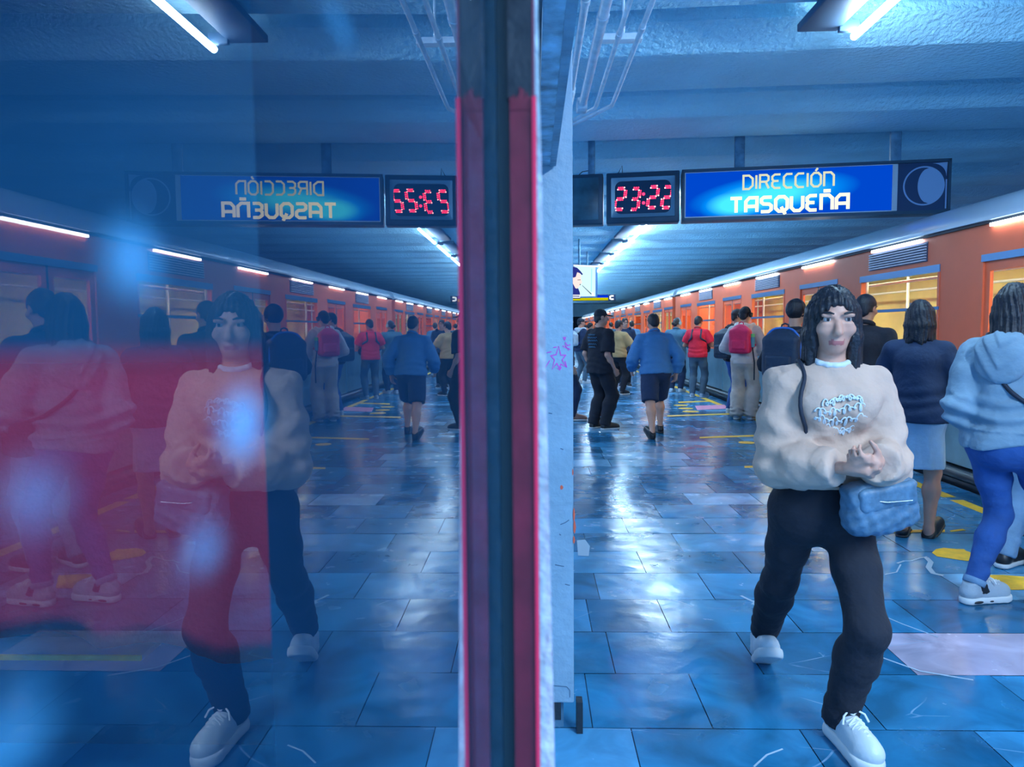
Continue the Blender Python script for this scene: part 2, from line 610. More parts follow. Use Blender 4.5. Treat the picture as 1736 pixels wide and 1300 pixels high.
# frame post at the end of the pane (its left half in the picture is its reflection)
post = MB()
yP = 0.243
pw = lambda px: P(px, 620, yP).x
x_seal, x_red, x_edge, x_out = XM + .0002, pw(868), pw(905), pw(912)
post.box(x_seal, x_red, yP + .004, yP + .03, 0.2, 2.55)
fr = struct(post.build('trim_1', M['seal']))
zred = P(880, 165, yP).z
q = MB()
q.box(x_red, x_edge, yP, yP + .028, .2, zred)
q.box(x_edge, x_out, yP - .001, yP + .028, .2, zred, 1)
q.box(x_red - .0006, x_edge + .0002, yP + .0005, yP + .028, zred, 2.55, 2)
q.box(x_edge, x_out - .0004, yP + .0005, yP + .028, zred, 2.55, 3)
rnd = random.Random(4)
# ragged end of the paint and chipped flakes
for i in range(14):
    xx = x_red + (x_edge - x_red) * i / 14
    q.box(xx, xx + (x_edge - x_red) / 13, yP - .0002, yP + .001, zred - .004, zred + rnd.uniform(-.001, .0035))
struct(q.build('trim_2', [M['redpaint'], M['brightred'], M['blacksteel'], mat('old_red_paint', (0.20, 0.05, 0.10), 0.5)]))
q = MB()
zt = P(840, 165, .20).z
q.prism([(XM - .028, 2.5), (XM - .028, zt + .06), (XM - .016, zt + .02), (XM - .0055, zt), (XM - .0045, zt), (XM - .0045, 2.5)], 'y', .17, .24)
struct(q.build('trim_3', M['blacksteel']))

# wall end: plaster edge then painted wall up to the pillar
q = MB()
pa, pc = P(914, 180, .30), P(939, 1300, .30)
sl = (pc.x - pa.x) / (pc.z - pa.z)
q.prism([(XM - .012, 0), (pc.x + sl * (0 - pc.z), 0), (pa.x + sl * (1.97 - pa.z), 1.97), (XM - .012, 1.97)], 'y', .275, 2.49)
struct(q.build('wall_end', M['plaster']))
q = MB()
q.box(-.1023, XM - .012, .275, 2.42, 0, 2.6)
struct(q.build('wall_jamb', mat('booth_jamb_blue', (0.008, 0.06, 0.14), .6, vary=.3)))
yC = 2.5
x_p0, x_p1 = 0.0, P(972, 700, yC).x
q = MB()
zb = P(980, 1192, yC).z
q.bbox(-1.0, x_p1, yC, yC + .42, zb, 3.9, .006)
pil = struct(q.build('pillar', M['pillar']))
q = MB()
q.box(-.9, x_p1 - .035, yC + .05, yC + .38, 0, zb)
struct(q.build('pillar_plinth', mat('plinth_blue', (.06, .17, .28), .6, .3, 30, vary=.3)))
for i, px in enumerate((946, 983)):
    q = MB()
    xx = P(px, 1220, yC).x
    q.box(xx - .011, xx + .011, yC + .004, yC + .05, 0 if i else .05, zb)
    struct(q.build('trim_%d' % (4 + i), M['blacksteel']))
# pink star scribble, scuffs and orange chips on the pillar
q = MB()


def strokes(mb, pts, wd, Y):
    pp = [P(a, b, Y) for a, b in pts]
    mb.ribbon([(p.x, p.z) for p in pp], wd, Y - .0012, Y + .001)


star = [(934, 603), (943, 601), (947, 587), (951, 602), (959, 602), (953, 610), (960, 622), (951, 617), (949, 624), (944, 616), (936, 626), (940, 610), (934, 603)]
strokes(q, star, .0032, yC)
for s in ([(924, 624), (932, 611)], [(927, 598), (935, 596)], [(938, 589), (944, 588)], [(954, 586), (960, 590), (957, 582), (964, 594)], [(957, 576), (955, 572), (959, 572), (957, 577)], [(958, 580), (962, 586), (967, 584)],
          [(962, 590), (967, 592)], [(945, 624), (949, 627), (952, 622)], [(958, 612), (961, 623)]):
    strokes(q, s, .0028, yC)
g = q.build('graffiti', mat('pink_marker', (0.62, 0.06, 0.50), 0.5), pil)
g['label'] = 'pink hand-drawn star scribble'
q = MB()
for (a, b, r1, r2) in ((952, 826, 3, 4), (973, 872, 2, 12), (974, 893, 2.5, 12), (973, 915, 2, 7), (971, 800, 1.2, 6)):
    c = P(a, b, yC)
    s = yC / FPX
    q.prism([(c.x + math.cos(t * .785) * r1 * s * random.Random(t).uniform(.7, 1.1), c.z + math.sin(t * .785) * r2 * s) for t in range(8)], 'y', yC - .001, yC + .001)
q.build('paint_chip', mat('orange_chip', (0.6, 0.10, 0.05), .6), pil)
q = MB()
for s in ([(950, 889), (958, 886), (965, 881)], [(948, 905), (951, 907)], [(941, 957), (956, 960)], [(938, 1162), (961, 1164), (966, 1170), (966, 1182)], [(930, 700), (936, 701)], [(950, 760), (955, 762)], [(958, 990), (966, 992)], [(936, 1100), (936, 1112)]):
    strokes(q, s, .0025, yC)
q.build('scuff', mat('dark_scuff', (0.06, .12, .2), .6), pil)

# steel beam over the wall, running back to the pillar
q = MB()
zB = P(928, 283, yC).z
xb1 = 0.078
q.box(0.02, 0.062, -.8, yC - .01, zB + .002, zB + .012, 1)
q.box(0.058, xb1, -.8, yC - .01, zB, zB + .30, 0)
q.box(-.02, 0.02, -.8, yC - .01, zB + .05, zB + .30, 0)
beam = struct(q.build('beam', [M['steel'], M['flange']]))

# the booth behind the glass
q = MB()
q.box(-2.6, -2.55, -1.2, 2.5, 0, 2.7)
q.box(-2.6, -.12, 2.42, 2.48, 0, 2.7)
q.box(-2.6, XM - .02, -1.25, -1.2, 0, 2.7)
struct(q.build('wall_booth', mat('booth_wall', (0.0, 0.17, 0.33), .7, vary=.2, vscale=1)))
q = MB()
q.box(-2.6, XM - .02, -1.2, 2.48, -.05, 0.0)
struct(q.build('floor_booth', mat('booth_floor', (0.02, 0.50, 0.80), .6, vary=.15, vscale=2)))
q = MB()
q.box(-2.6, XM - .02, -1.2, 2.48, 2.62, 2.7)
struct(q.build('ceiling_booth', M['wallblue']))
q = MB()
zs0 = P(100, 1082, 1.9).z


def banner():
    me = MB()
    n, m_ = 60, 14
    xl, xr = P(-60, 900, 1.9).x, P(520, 900, 1.9).x
    ztop = P(60, 566, 1.9).z
    v, f = [], []
    key = [(-60, 1081), (60, 1075), (130, 1080), (170, 1094), (230, 1089), (310, 1091), (345, 1106), (375, 1122), (400, 1126), (452, 1120), (520, 1116)]
    for i in range(n + 1):
        x = xl + (xr - xl) * i / n
        px = -60 + 580 * i / n
        for (a, b) in zip(key[:-1], key[1:]):
            if a[0] <= px <= b[0]:
                t = (px - a[0]) / (b[0] - a[0])
                t = t * t * (3 - 2 * t)
                py = a[1] + (b[1] - a[1]) * t
        zb_ = P(px, py, 1.9).z
        for j in range(m_ + 1):
            s = j / m_
            v.append((x, 1.9 + .016 * math.sin(x * 23) * (1 - s) + .01 * math.sin(x * 9 + 1), zb_ + (ztop - zb_) * s))
    for i in range(n):
        for j in range(m_):
            a = i * (m_ + 1) + j
            f.append((a, a + m_ + 1, a + m_ + 2, a + 1))
    me.add(v, f, 0, True)
    bm_ = mat('red_cloth', (0.62, 0.035, 0.09), .85, .2, 60)
    nt = bm_.node_tree
    out = [n for n in nt.nodes if n.type == 'OUTPUT_MATERIAL'][0]
    tc = nt.nodes.new('ShaderNodeTexCoord'); sp = nt.nodes.new('ShaderNodeSeparateXYZ')
    nt.links.new(tc.outputs['Object'], sp.inputs[0])
    m1 = nt.nodes.new('ShaderNodeMapRange'); m1.inputs['From Min'].default_value = ztop - .14; m1.inputs['From Max'].default_value = ztop - .005
    m1.interpolation_type = 'SMOOTHSTEP'
    nt.links.new(sp.outputs[2], m1.inputs['Value'])
    tr = nt.nodes.new('ShaderNodeBsdfTransparent'); mx = nt.nodes.new('ShaderNodeMixShader')
    nt.links.new(m1.outputs[0], mx.inputs[0])
    nt.links.new(nt.nodes['Principled BSDF'].outputs[0], mx.inputs[1]); nt.links.new(tr.outputs[0], mx.inputs[2])
    nt.links.new(mx.outputs[0], out.inputs[0])
    o = me.build('banner', bm_)
    md = o.modifiers.new('s', 'SOLIDIFY')
    md.thickness = .004
    return o


tag(banner(), 'sheer red cloth banner with a wavy hem hanging behind the booth glass', 'banner')
q = MB()
a, b = P(-40, 1106, 2.3), P(246, 1105, 2.3)
q.box(a.x, b.x, 2.28, 2.42, a.z - .015, a.z + .003, 1)
q.box(a.x, b.x, 2.272, 2.28, a.z - .013, a.z + .004, 0)
tag(q.build('shelf', [M['yellow'], M['wallblue']]), 'narrow shelf with a yellow front edge inside the booth below the red banner', 'shelf')

# ------------------------------------------------------------------ conduits at the ceiling beside the pillar
def conduit(name, pts, r, label, extra=None):
    mb = MB()
    mb.tube(pts, r, 12)
    o = empty(name, pts[-1])
    mb.build('tube', M['pipe'], o, pts[-1])
    tag(o, label, 'pipe', 'ceiling conduits')
    for nm, bx in (extra or []):
        e = MB()
        if len(bx) == 6:
            e.bbox(*bx, .008)
        else:
            e.tube(*bx)
        e.build(nm, M['pipe'], o, pts[-1])
    return o


Yq = 4.0


def ln(px, py, px2, py2, Ya, Yb):
    return [tuple(P(px, py, Ya)), tuple(P(px2, py2, Yb))]


zc = 3.0
a = Vector(P(988, 176, 3.9)); near = Vector((a.x + .02, 1.2, a.z + .04))
conduit('conduit', [near, a], .021, 'thickest white conduit along the ceiling ending in a square box by the pillar',
        [('junction_box', (a.x - .030, a.x + .022, a.y - .02, a.y + .08, a.z - .030, a.z + .030)), ('coupling', ([a + (near - a) * .37, a + (near - a) * .385], .0245, 12))])
a = Vector(P(969, 150, 3.9)); near = Vector((a.x + .005, 1.2, a.z + .03))
conduit('conduit', [near, a], .016, 'white conduit closest to the steel beam ending in a round elbow by the pillar',
        [('elbow', ([a, a + Vector((0, .05, -.01)), a + Vector((-.01, .08, -.05))], .022, 12)), ('coupling', ([a + (near - a) * .36, a + (near - a) * .375], .0195, 12))])
a = Vector(P(1013, 172, 3.9)); near = Vector((a.x + .045, 1.2, a.z + .03)); e1 = Vector(P(1009, 183, 3.95)); e2 = Vector(P(960, 211, 4.1))
conduit('conduit', [near, a, e1, e2], .0105, 'thin white conduit bending to the pillar beside the square box',
        [('coupling', ([a + (near - a) * .30, a + (near - a) * .315], .014, 12))])
a = Vector(P(1043, 165, 3.9)); near = Vector((a.x + .05, 1.2, a.z + .05)); e1 = Vector(P(1037, 179, 3.98)); e2 = Vector(P(960, 216, 4.3))
conduit('conduit', [near, a, e1, e2], .011, 'thin white conduit farthest from the steel beam, bending to the pillar lowest',
        [('coupling', ([a + (near - a) * .30, a + (near - a) * .315], .014, 12))])
q = MB()
a = P(1018, 63, 3.3)
b = P(1089, 58, 3.3)
q.box(a.x, b.x, 3.29, 3.33, a.z - .012, a.z + .012)
q.box(a.x, b.x, 3.285, 3.335, a.z - .016, a.z - .012)
q.tube([(a.x + .1, 3.31, a.z), (a.x + .1, 3.31, 3.62)], .006)
tag(q.build('conduit_bracket', M['pipe']), 'short slotted channel carrying the thin conduits under the ceiling', 'bracket')

# ------------------------------------------------------------------ ceiling light row
def light_row():
    proto = None
    starts = [3.0, 11.9, 14.9, 17.9, 20.9, 23.9, 26.9, 29.9, 32.9, 35.9, 38.9, 41.9, 44.9, 47.9, 50.9, 53.9, 56.9]
    txt = ['nearest fluorescent tube light, large in the upper corner of the platform ceiling', None]
    root = empty('fluorescent_light', (2.26, 3.0, 3.45))
    mb = MB(); mb.tube([(0, 0.02, 0), (0, 2.40, 0)], .026, 12); mb.build('tube', M['tube'], root)
    mb = MB(); mb.bbox(-.38, -.10, 0.0, 2.45, .055, .11, .008); mb.build('housing', M['fixture'], root)
    for yy in (0.05, 2.37):
        mb = MB(); mb.bbox(-.12, .02, yy - .02, yy + .02, .02, .10, .004); mb.build('socket', M['fixture'], root)
    for yy in (.3, 2.1):
        mb = MB(); mb.tube([(-.2, yy, .10), (-.2, yy, .20)], .012); mb.build('hanger', M['fixture'], root)
    root['label'] = 'nearest fluorescent tube light, hanging closest to the photographer'
    tag(root, None, 'light', 'platform tube lights')
    names = ['tube light just behind the direction sign, only its end showing below it', 'first tube light seen below the clock',
             'second tube light seen below the clock', 'third tube light seen below the clock', 'fourth tube light below the clock, close to the television',
             'fifth tube light below the clock, by the television corner']
    for i, y in enumerate(starts[1:]):
        c = root.copy(); COL.objects.link(c); c.location = (2.26, y, 3.45)
        for ch in root.children:
            d = ch.copy(); COL.objects.link(d); d.parent = c
        c['label'] = names[i] if i < len(names) else 'distant tube light of the platform row, %s of those beyond the television' % ['first', 'second', 'third', 'fourth', 'fifth', 'sixth', 'seventh', 'eighth', 'ninth', 'tenth', 'eleventh'][i - len(names)]


light_row()

# ------------------------------------------------------------------ train
XT = 3.82          # face of the cars
CW = 2.4
PITCHW = 4.3


def roof_profile():
    pts = []
    # (x from face, z)
    for t in range(9):
        a = math.pi / 2 * t / 8
        pts.append((0.02 + .34 * (1 - math.cos(a)), 2.30 + .26 * math.sin(a)))
    L = [(CW - x, z) for x, z in pts][::-1]
    return pts + L


def car_parts(root, y0, y1, wins, doors, near):
    """root sits at (XT, y0, 0): local x to the track side, local y along the car"""
    L = y1 - y0
    z0, z1 = 0.98, 2.27      # orange band
    zw0, zw1 = 1.20, 2.00
    zd0, zd1 = 0.16, 2.02
    cuts = []
    for c in wins:
        cuts.append((c - .85 - y0, c + .85 - y0, zw0, zw1))
    for c in doors:
        cuts.append((c - .66 - y0, c + .66 - y0, zd0, zd1))
    cuts.sort()
    body, sk = MB(), MB()

    def wall(mb, za, zb, x0=0.0, x1=0.06):
        y = 0.0
        for (a, b, c, d) in cuts:
            mb.box(x0, x1, y, a, za, zb)
            lo, hi = max(za, c), min(zb, d)
            if c >= zb or d <= za:
                mb.box(x0, x1, a, b, za, zb)
            else:
                if lo > za:
                    mb.box(x0, x1, a, b, za, lo)
                if hi < zb:
                    mb.box(x0, x1, a, b, hi, zb)
            y = b
        mb.box(x0, x1, y, L, za, zb)
    wall(body, z0, z1)
    body.box(CW - .06, CW, 0, L, .2, z1)
    body.box(0.06, CW - .06, 0, .05, .2, z1)
    body.box(0.06, CW - .06, L - .05, L, .2, z1)
    body.build('body_shell', M['orange'], root)
    wall(sk, .17, z0)
    sk.box(-.004, 0.0, 0, L, z0 - .02, z0)
    sk.build('skirt', M['skirt'], root)
    s = MB()
    s.box(-.035, .08, 0, L, -.02, .15)
    s.tube([(-.035, 0, .10), (-.035, L, .10)], .05, 10)
    s.box(.05, CW - .05, 0, L, -.75, .16)
    s.build('sill', M['rubber'], root)
    r = MB()
    r.prism(roof_profile(), 'y', 0, L, 0, True)
    r.box(-.015, .05, 0, L, 2.272, 2.295, 1)
    r.box(-.05, .05, 0, L, 2.295, 2.318, 0)
    r.build('roof', [M['roof'], M['rubber']], root)
    # interior
    it = MB()
    it.box(.07, CW - .07, .06, L - .06, .165, .2, 1)
    it.box(CW - .09, CW - .07, .06, L - .06, .2, 2.2, 0)
    it.box(.07, CW - .07, .06, L - .06, 2.19, 2.22, 0)
    for c in wins:
        it.bbox(.25, .75, c - y0 - .6, c - y0 - .1, .2, 1.05, .05, 1)
        it.bbox(1.6, 2.1, c - y0 + .1, c - y0 + .6, .2, 1.05, .05, 1)
    for c in doors:
        for dx in (.5, 1.2, 1.9):
            it.tube([(dx, c - y0 + .5 * (dx - 1.2), .2), (dx, c - y0 + .5 * (dx - 1.2), 2.19)], .02, 8, 2)
    for dx in (.6, 1.8):
        it.tube([(dx, .1, 1.95), (dx, L - .1, 1.95)], .017, 8, 2)
    for i, c in enumerate(wins):
        it.bbox(CW - .12, CW - .085, c - y0 - .45, c - y0 + .1, 1.45, 1.8, .01, 3)
    it.build('interior', [M['cream'], M['seatgreen'], M['vent'], mat('blue_notice', (.03, .10, .45), .5)], root)
    lp = MB()
    lp.box(.75, .95, .3, L - .3, 2.165, 2.185)
    lp.build('ceiling_lamp', M['warm'], root)
    # vents over the windows
    for c in wins:
        v = MB()
        cc = c - y0
        v.box(-.004, .0, cc - .62, cc + .62, 2.045, 2.235, 1)
        for k in range(7):
            z = 2.055 + k * .026
            v.box(-.022, -.004, cc - .60, cc + .60, z, z + .011)
        v.build('vent', [M['vent'], M['navy']], root)
    # glowing strips under the gutter, drawn in as reflections of the tube lights
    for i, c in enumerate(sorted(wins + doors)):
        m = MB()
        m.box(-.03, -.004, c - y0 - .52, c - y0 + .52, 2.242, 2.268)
        m.build('reflection_streak', M['tubestreak'], root)
    for c in wins:
        cc = c - y0
        f = MB()
        ya, yb = cc - .85, cc + .85
        f.box(-.008, .05, ya, yb, zw1 - .07, zw1)
        f.box(-.007, .05, ya, yb, zw0, zw0 + .035, 1)
        f.box(-.006, .05, ya, ya + .035, zw0, zw1 - .07, 1)
        f.box(-.006, .05, yb - .035, yb, zw0, zw1 - .07, 1)
        f.box(-.008, .045, ya, yb, 1.575, 1.605)
        fo = f.build('window', [M['winframe'], M['orange']], root)
        g = MB()
        g.box(.018, .022, ya + .03, yb - .03, zw0 + .03, zw1 - .06, 1)
        g.mi[5] = 0
        g.build('pane', [M['trainglass'], clear], fo)
    for c in doors:
        cc = c - y0
        f = MB()
        f.box(-.006, .055, cc - .66, cc + .66, zd1 - .06, zd1)
        f.box(-.006, .055, cc - .66, cc - .63, .98, zd1 - .06, 1)
        f.box(-.006, .055, cc - .66, cc - .63, zd0, .98, 2)
        f.box(-.006, .055, cc + .63, cc + .66, zd0, .98, 2)
        f.box(-.006, .055, cc + .63, cc + .66, .98, zd1 - .06, 1)
        f.build('door_frame', [M['winframe'], M['orange'], M['skirt']], root)
        for sgn in (-1, 1):
            a, b = (cc - .63, cc - .008) if sgn < 0 else (cc + .008, cc + .63)
            d = MB()
            d.box(.012, .042, a, b, .98, 1.08)
            d.box(.012, .042, a, b, zd0, .98, 1)
            d.box(.012, .042, a, b, 1.88, zd1 - .06)
            d.box(.012, .042, a, a + .07, 1.08, 1.88)
            d.box(.012, .042, b - .07, b, 1.08, 1.88)
            do = d.build('door', [M['orange'], M['skirt']], root)
            g = MB()
            g.box(.024, .030, a + .06, b - .06, 1.07, 1.89, 1)
            g.mi[5] = 0
            g.build('pane', [M['trainglass'], clear], do)
            s = MB()
            s.tube([(.022, (b if sgn < 0 else a), zd0), (.022, (b if sgn < 0 else a), zd1 - .06)], .012, 6)
            s.build('edge_seal', M['rubber'], do)


def train():
    c0 = 7.94
    lead = empty('train_car', (XT, 1.25, 0))
    car_parts(lead, 1.25, 20.05, [c0 - PITCHW, c0, c0 + PITCHW, c0 + 2 * PITCHW], [c0 - 1.5 * PITCHW + .3, c0 - .5 * PITCHW, c0 + .5 * PITCHW, c0 + 1.5 * PITCHW, c0 + 2.5 * PITCHW], True)
    b = MB()
    b.bbox(-.006, .002, 8.95 - 1.25 - 3.2, 8.95 - 1.25 - 2.3, 1.0, 1.13, .002)
    tag(lead, 'nearest orange train car with lit yellow windows, waiting along the platform edge', 'train', 'cars of the orange train')
    labs = ['second orange train car, joined to the nearest car behind the person in the red shirt', 'third orange train car, far down the platform at the tail of the train']
    for i in range(2):
        y = 20.55 + i * 19.3
        c = lead.copy(); COL.objects.link(c); c.location = (XT, y, 0); c['label'] = labs[i]
        for ch in list(lead.children):
            d = ch.copy(); COL.objects.link(d); d.parent = c
            for g in ch.children:
                e = g.copy(); COL.objects.link(e); e.parent = d
    for i in range(2):
        y = 20.05 + i * 19.3
        q = MB()
        q.bbox(XT + .22, XT + CW - .22, y + .03, y + .47, .25, 2.25, .05)
        for k in range(5):
            q.box(XT + .19, XT + CW - .19, y + .05 + k * .09, y + .08 + k * .09, .22, 2.28)
        tag(q.build('gangway', M['rubber']), ['black folded gangway between the nearest and second train cars', 'black folded gangway between the second and third train cars'][i], 'gangway', 'gangways of the train')


train()

# ------------------------------------------------------------------ lettering
GLY = {
    'T': (.74, [[(0, 1), (.74, 1)], [(.37, 1), (.37, 0)]]),
    'A': (.72, [[(0, 0), (0, .75), (.22, 1), (.72, 1), (.72, 0)], [(0, .40), (.72, .40)]]),
    'S': (.68, [[(.68, 1), (.18, 1), (.03, .88), (.03, .66), (.16, .54), (.52, .52), (.66, .40), (.66, .14), (.50, 0), (0, 0)]]),
    'Q': (.74, [[(.2, 0), (0, .2), (0, .8), (.2, 1), (.54, 1), (.74, .8), (.74, .2), (.54, 0), (.2, 0)], [(.36, .30), (.62, -.22)]]),
    'U': (.72, [[(0, 1), (0, .22), (.2, 0), (.52, 0), (.72, .22), (.72, 1)]]),
    'E': (.64, [[(.62, 1), (.2, 1), (.02, .86), (.02, .64), (.14, .52), (.48, .52)], [(.14, .52), (.02, .40), (.02, .16), (.2, 0), (.62, 0)]]),
    'N': (.70, [[(0, 0), (0, 1), (.48, 1), (.70, .78), (.70, 0)]]),
    'Ñ': (.70, [[(0, 0), (0, 1), (.48, 1), (.70, .78), (.70, 0)], [(.14, 1.30), (.58, 1.30)]]),
    'D': (.70, [[(0, 0), (0, 1), (.42, 1), (.70, .76), (.70, .24), (.42, 0), (0, 0)]]),
    'I': (.06, [[(.03, 0), (.03, 1)]]),
    'R': (.66, [[(0, 0), (0, 1), (.5, 1), (.64, .88), (.64, .62), (.5, .5), (0, .5)], [(.42, .5), (.66, 0)]]),
    'C': (.62, [[(.62, 1), (.2, 1), (0, .8), (0, .2), (.2, 0), (.62, 0)]]),
    'Ó': (.70, [[(.2, 0), (0, .2), (0, .8), (.2, 1), (.50, 1), (.70, .8), (.70, .2), (.50, 0), (.2, 0)], [(.30, 1.14), (.46, 1.34)]]),
}


def word(mb, text, x0, x1, z0, h, stroke, y0, y1, gap=.24):
    tot = sum(GLY[c][0] for c in text) + gap * (len(text) - 1)
    sx = (x1 - x0) / tot
    x = x0
    for c in text:
        w_, st = GLY[c]
        for k, s in enumerate(st):
            mb.ribbon([(x + p[0] * sx, z0 + p[1] * h) for p in s], stroke, y0 - .0004 * k, y1)
        x += (w_ + gap) * sx


# ------------------------------------------------------------------ direction sign row
SY = 8.6
ANG = -math.atan(.135)
origin = P(1300, 370, SY)
sdir = Vector((math.cos(ANG), math.sin(ANG), 0))
snor = Vector((-math.sin(ANG), math.cos(ANG), 0))


def S2(px, py):
    """picture point -> (u, z) on the plane of the sign"""
    d = ray(px, py)
    t = (Vector((origin.x, origin.y, CAM_Z)) - Vector((0, 0, CAM_Z))).dot(snor) / d.dot(snor)
    p = d * t
    return (p - origin).dot(sdir), p.z + CAM_Z


u0 = S2(955, 340)[0]
ubl, uc0, uc1 = S2(1019, 340)[0], S2(1028, 340)[0], S2(1152, 340)[0]
us0, us1 = S2(1156, 340)[0], S2(1611, 320)[0]
zs0 = (S2(1165, 378)[1] + S2(1600, 358)[1]) / 2
zs1 = (S2(1165, 288)[1] + S2(1600, 269)[1]) / 2


def at_sign(name, u):
    p = origin + sdir * u
    return empty(name, (p.x, p.y, zs0), ANG)


H = zs1 - zs0
# clock
r = at_sign('station_clock', uc0)
W = uc1 - uc0
m = MB(); m.bbox(0, W, .0, .22, 0, H, .012); m.build('housing', M['signframe'], r)
bz0, bz1, bx0, bx1 = .06, H - .06, .05, W - .05
m = MB()


def rrect(x0, x1, z0, z1, rad, n=6):
    pts = []
    for (cx, cz, a0) in ((x1 - rad, z1 - rad, 0), (x0 + rad, z1 - rad, 90), (x0 + rad, z0 + rad, 180), (x1 - rad, z0 + rad, 270)):
        for k in range(n + 1):
            a = math.radians(a0 + 90 * k / n)
            pts.append((cx + rad * math.cos(a), cz + rad * math.sin(a)))
    return pts


outer = rrect(bx0, bx1, bz0, bz1, .012)
inner = rrect(bx0 + .05, bx1 - .05, bz0 + .045, bz1 - .045, .07)
n = len(outer)
v = [(a, -.018, b) for a, b in outer] + [(a, -.03, b) for a, b in [(p[0] * .98 + .02 * W / 2, p[1] * .98 + .02 * H / 2) for p in outer]] + [(a, -.022, b) for a, b in inner] + [(a, .0, b) for a, b in inner]
f = []
for k in range(3):
    for i in range(n):
        f.append((k * n + i, k * n + (i + 1) % n, (k + 1) * n + (i + 1) % n, (k + 1) * n + i))
m.add(v, f, 0)
m.build('bezel', M['bezel'], r)
m = MB(); m.prism(inner, 'y', -.006, -.001); m.build('screen', M['lcd'], r)
SEG = {'2': 'abged', '3': 'abgcd'}


def seven(ch, x, z, w_, h_, sl):
    """digit in rows of red dots"""
    m = MB()
    a, b, c = (0, h_), (w_, h_), (w_, h_ / 2)
    d, e, f_ = (w_, 0), (0, 0), (0, h_ / 2)
    seg = {'a': (a, b), 'b': (b, c), 'c': (c, d), 'd': (e, d), 'e': (f_, e), 'f': (a, f_), 'g': (f_, c)}
    for s in SEG[ch]:
        p, q_ = seg[s]
        L = math.hypot(q_[0] - p[0], q_[1] - p[1])
        k = int(L / .020)
        dx, dz = (q_[0] - p[0]) / L, (q_[1] - p[1]) / L
        for i in range(1, k):
            for row in (-1, 1):
                t = i * L / k + (.004 * row)
                xx = p[0] + dx * t - dz * .0105 * row
                zz = p[1] + dz * t + dx * .0105 * row
                xx += sl * zz
                m.prism([(x + xx + .0095 * math.cos(o_ * math.pi / 3), z + zz + .0095 * math.sin(o_ * math.pi / 3)) for o_ in range(6)], 'y', -.010, -.006, 1 if (i + row) % 5 == 0 else 0)
    return m


for ch, (pa, pb) in zip('2322', ((1043, 1059), (1069, 1083), (1099, 1114), (1123, 1138))):
    ua, ub = S2(pa, 345)[0] - uc0, S2(pb, 345)[0] - uc0
    zc_ = S2((pa + pb) / 2, 355 if pa < 1090 else 352)[1] - zs0
    h_ = S2(pa, 318)[1] - S2(pa, 353)[1]
    seven(ch, ua - .01, zc_, ub - ua, h_, .10).build('digit', [M['led'], M['ledhot']], r)
m = MB()
for py in (329, 344):
    uu, zz = S2(1091, py)
    m.disc(uu - uc0, zz - zs0, .018, -.010, -.006, 8)
m.build('colon', M['led'], r)
mc = MB()
mc.tube([(.08, .1, H - .005), (.14, .1, H + .02), (.18, .1, H + .10), (.185, .1, H - .005)], .005, 6)
mc.build('cable', M['blacksteel'], r)
tag(r, 'hanging digital clock with red digits 23:22 beside the blue direction sign', 'clock')
# blank panel
r = at_sign('display_panel', u0)
W = ubl - u0 + (S2(1025, 340)[0] - ubl) - .02
m = MB(); m.bbox(0, W, 0, .22, 0, H, .012); m.build('housing', M['signframe'], r)
m = MB(); m.bbox(.03, W - .05, -.006, .01, .05, H - .04, .008); m.build('screen', M['blankpanel'], r)
tag(r, 'blank dark teal display panel hanging between the pillar and the clock', 'display panel')


# backlit blue sign
def sign_face():
    m = bpy.data.materials.new('backlit_blue')
    m.use_nodes = True
    nt = m.node_tree
    nt.nodes.clear()
    out = nt.nodes.new('ShaderNodeOutputMaterial')
    em = nt.nodes.new('ShaderNodeEmission')
    tc = nt.nodes.new('ShaderNodeTexCoord')
    mp = nt.nodes.new('ShaderNodeMapping')
    # hot band of the tube inside, lying slightly aslant
    mp.vector_type = 'TEXTURE'
    ca, za = S2(1310, 330)
    mp.inputs['Location'].default_value = (ca - us0, 0, za - zs0)
    mp.inputs['Rotation'].default_value = (0, -.10, 0)
    mp.inputs['Scale'].default_value = (.95, 1, .24)
    gr = nt.nodes.new('ShaderNodeTexGradient'); gr.gradient_type = 'SPHERICAL'
    nt.links.new(tc.outputs['Object'], mp.inputs['Vector'])
    nt.links.new(mp.outputs[0], gr.inputs[0])
    mp2 = nt.nodes.new('ShaderNodeMapping'); mp2.vector_type = 'TEXTURE'
    ca, za = S2(1240, 352)
    mp2.inputs['Location'].default_value = (ca - us0, 0, za - zs0)
    mp2.inputs['Scale'].default_value = (.36, 1, .17)
    gr2 = nt.nodes.new('ShaderNodeTexGradient'); gr2.gradient_type = 'SPHERICAL'
    nt.links.new(tc.outputs['Object'], mp2.inputs['Vector'])
    nt.links.new(mp2.outputs[0], gr2.inputs[0])
    ad = nt.nodes.new('ShaderNodeMath'); ad.operation = 'ADD'
    h2 = nt.nodes.new('ShaderNodeMath'); h2.operation = 'MULTIPLY'; h2.inputs[1].default_value = .6
    nt.links.new(gr2.outputs['Fac'], h2.inputs[0])
    nt.links.new(gr.outputs['Fac'], ad.inputs[0]); nt.links.new(h2.outputs[0], ad.inputs[1])
    cr = nt.nodes.new('ShaderNodeValToRGB')
    cr.color_ramp.elements[0].position = 0
    cr.color_ramp.elements[0].color = (0.0, 0.055, 0.52, 1)
    cr.color_ramp.elements[1].position = .75
    cr.color_ramp.elements[1].color = (0.06, 0.75, 1.0, 1)
    e = cr.color_ramp.elements.new(.30)
    e.color = (0.0, 0.22, 0.80, 1)
    nt.links.new(ad.outputs[0], cr.inputs[0])
    nt.links.new(cr.outputs[0], em.inputs[0])
    em.inputs[1].default_value = 0.72
    nt.links.new(em.outputs[0], out.inputs[0])
    return m


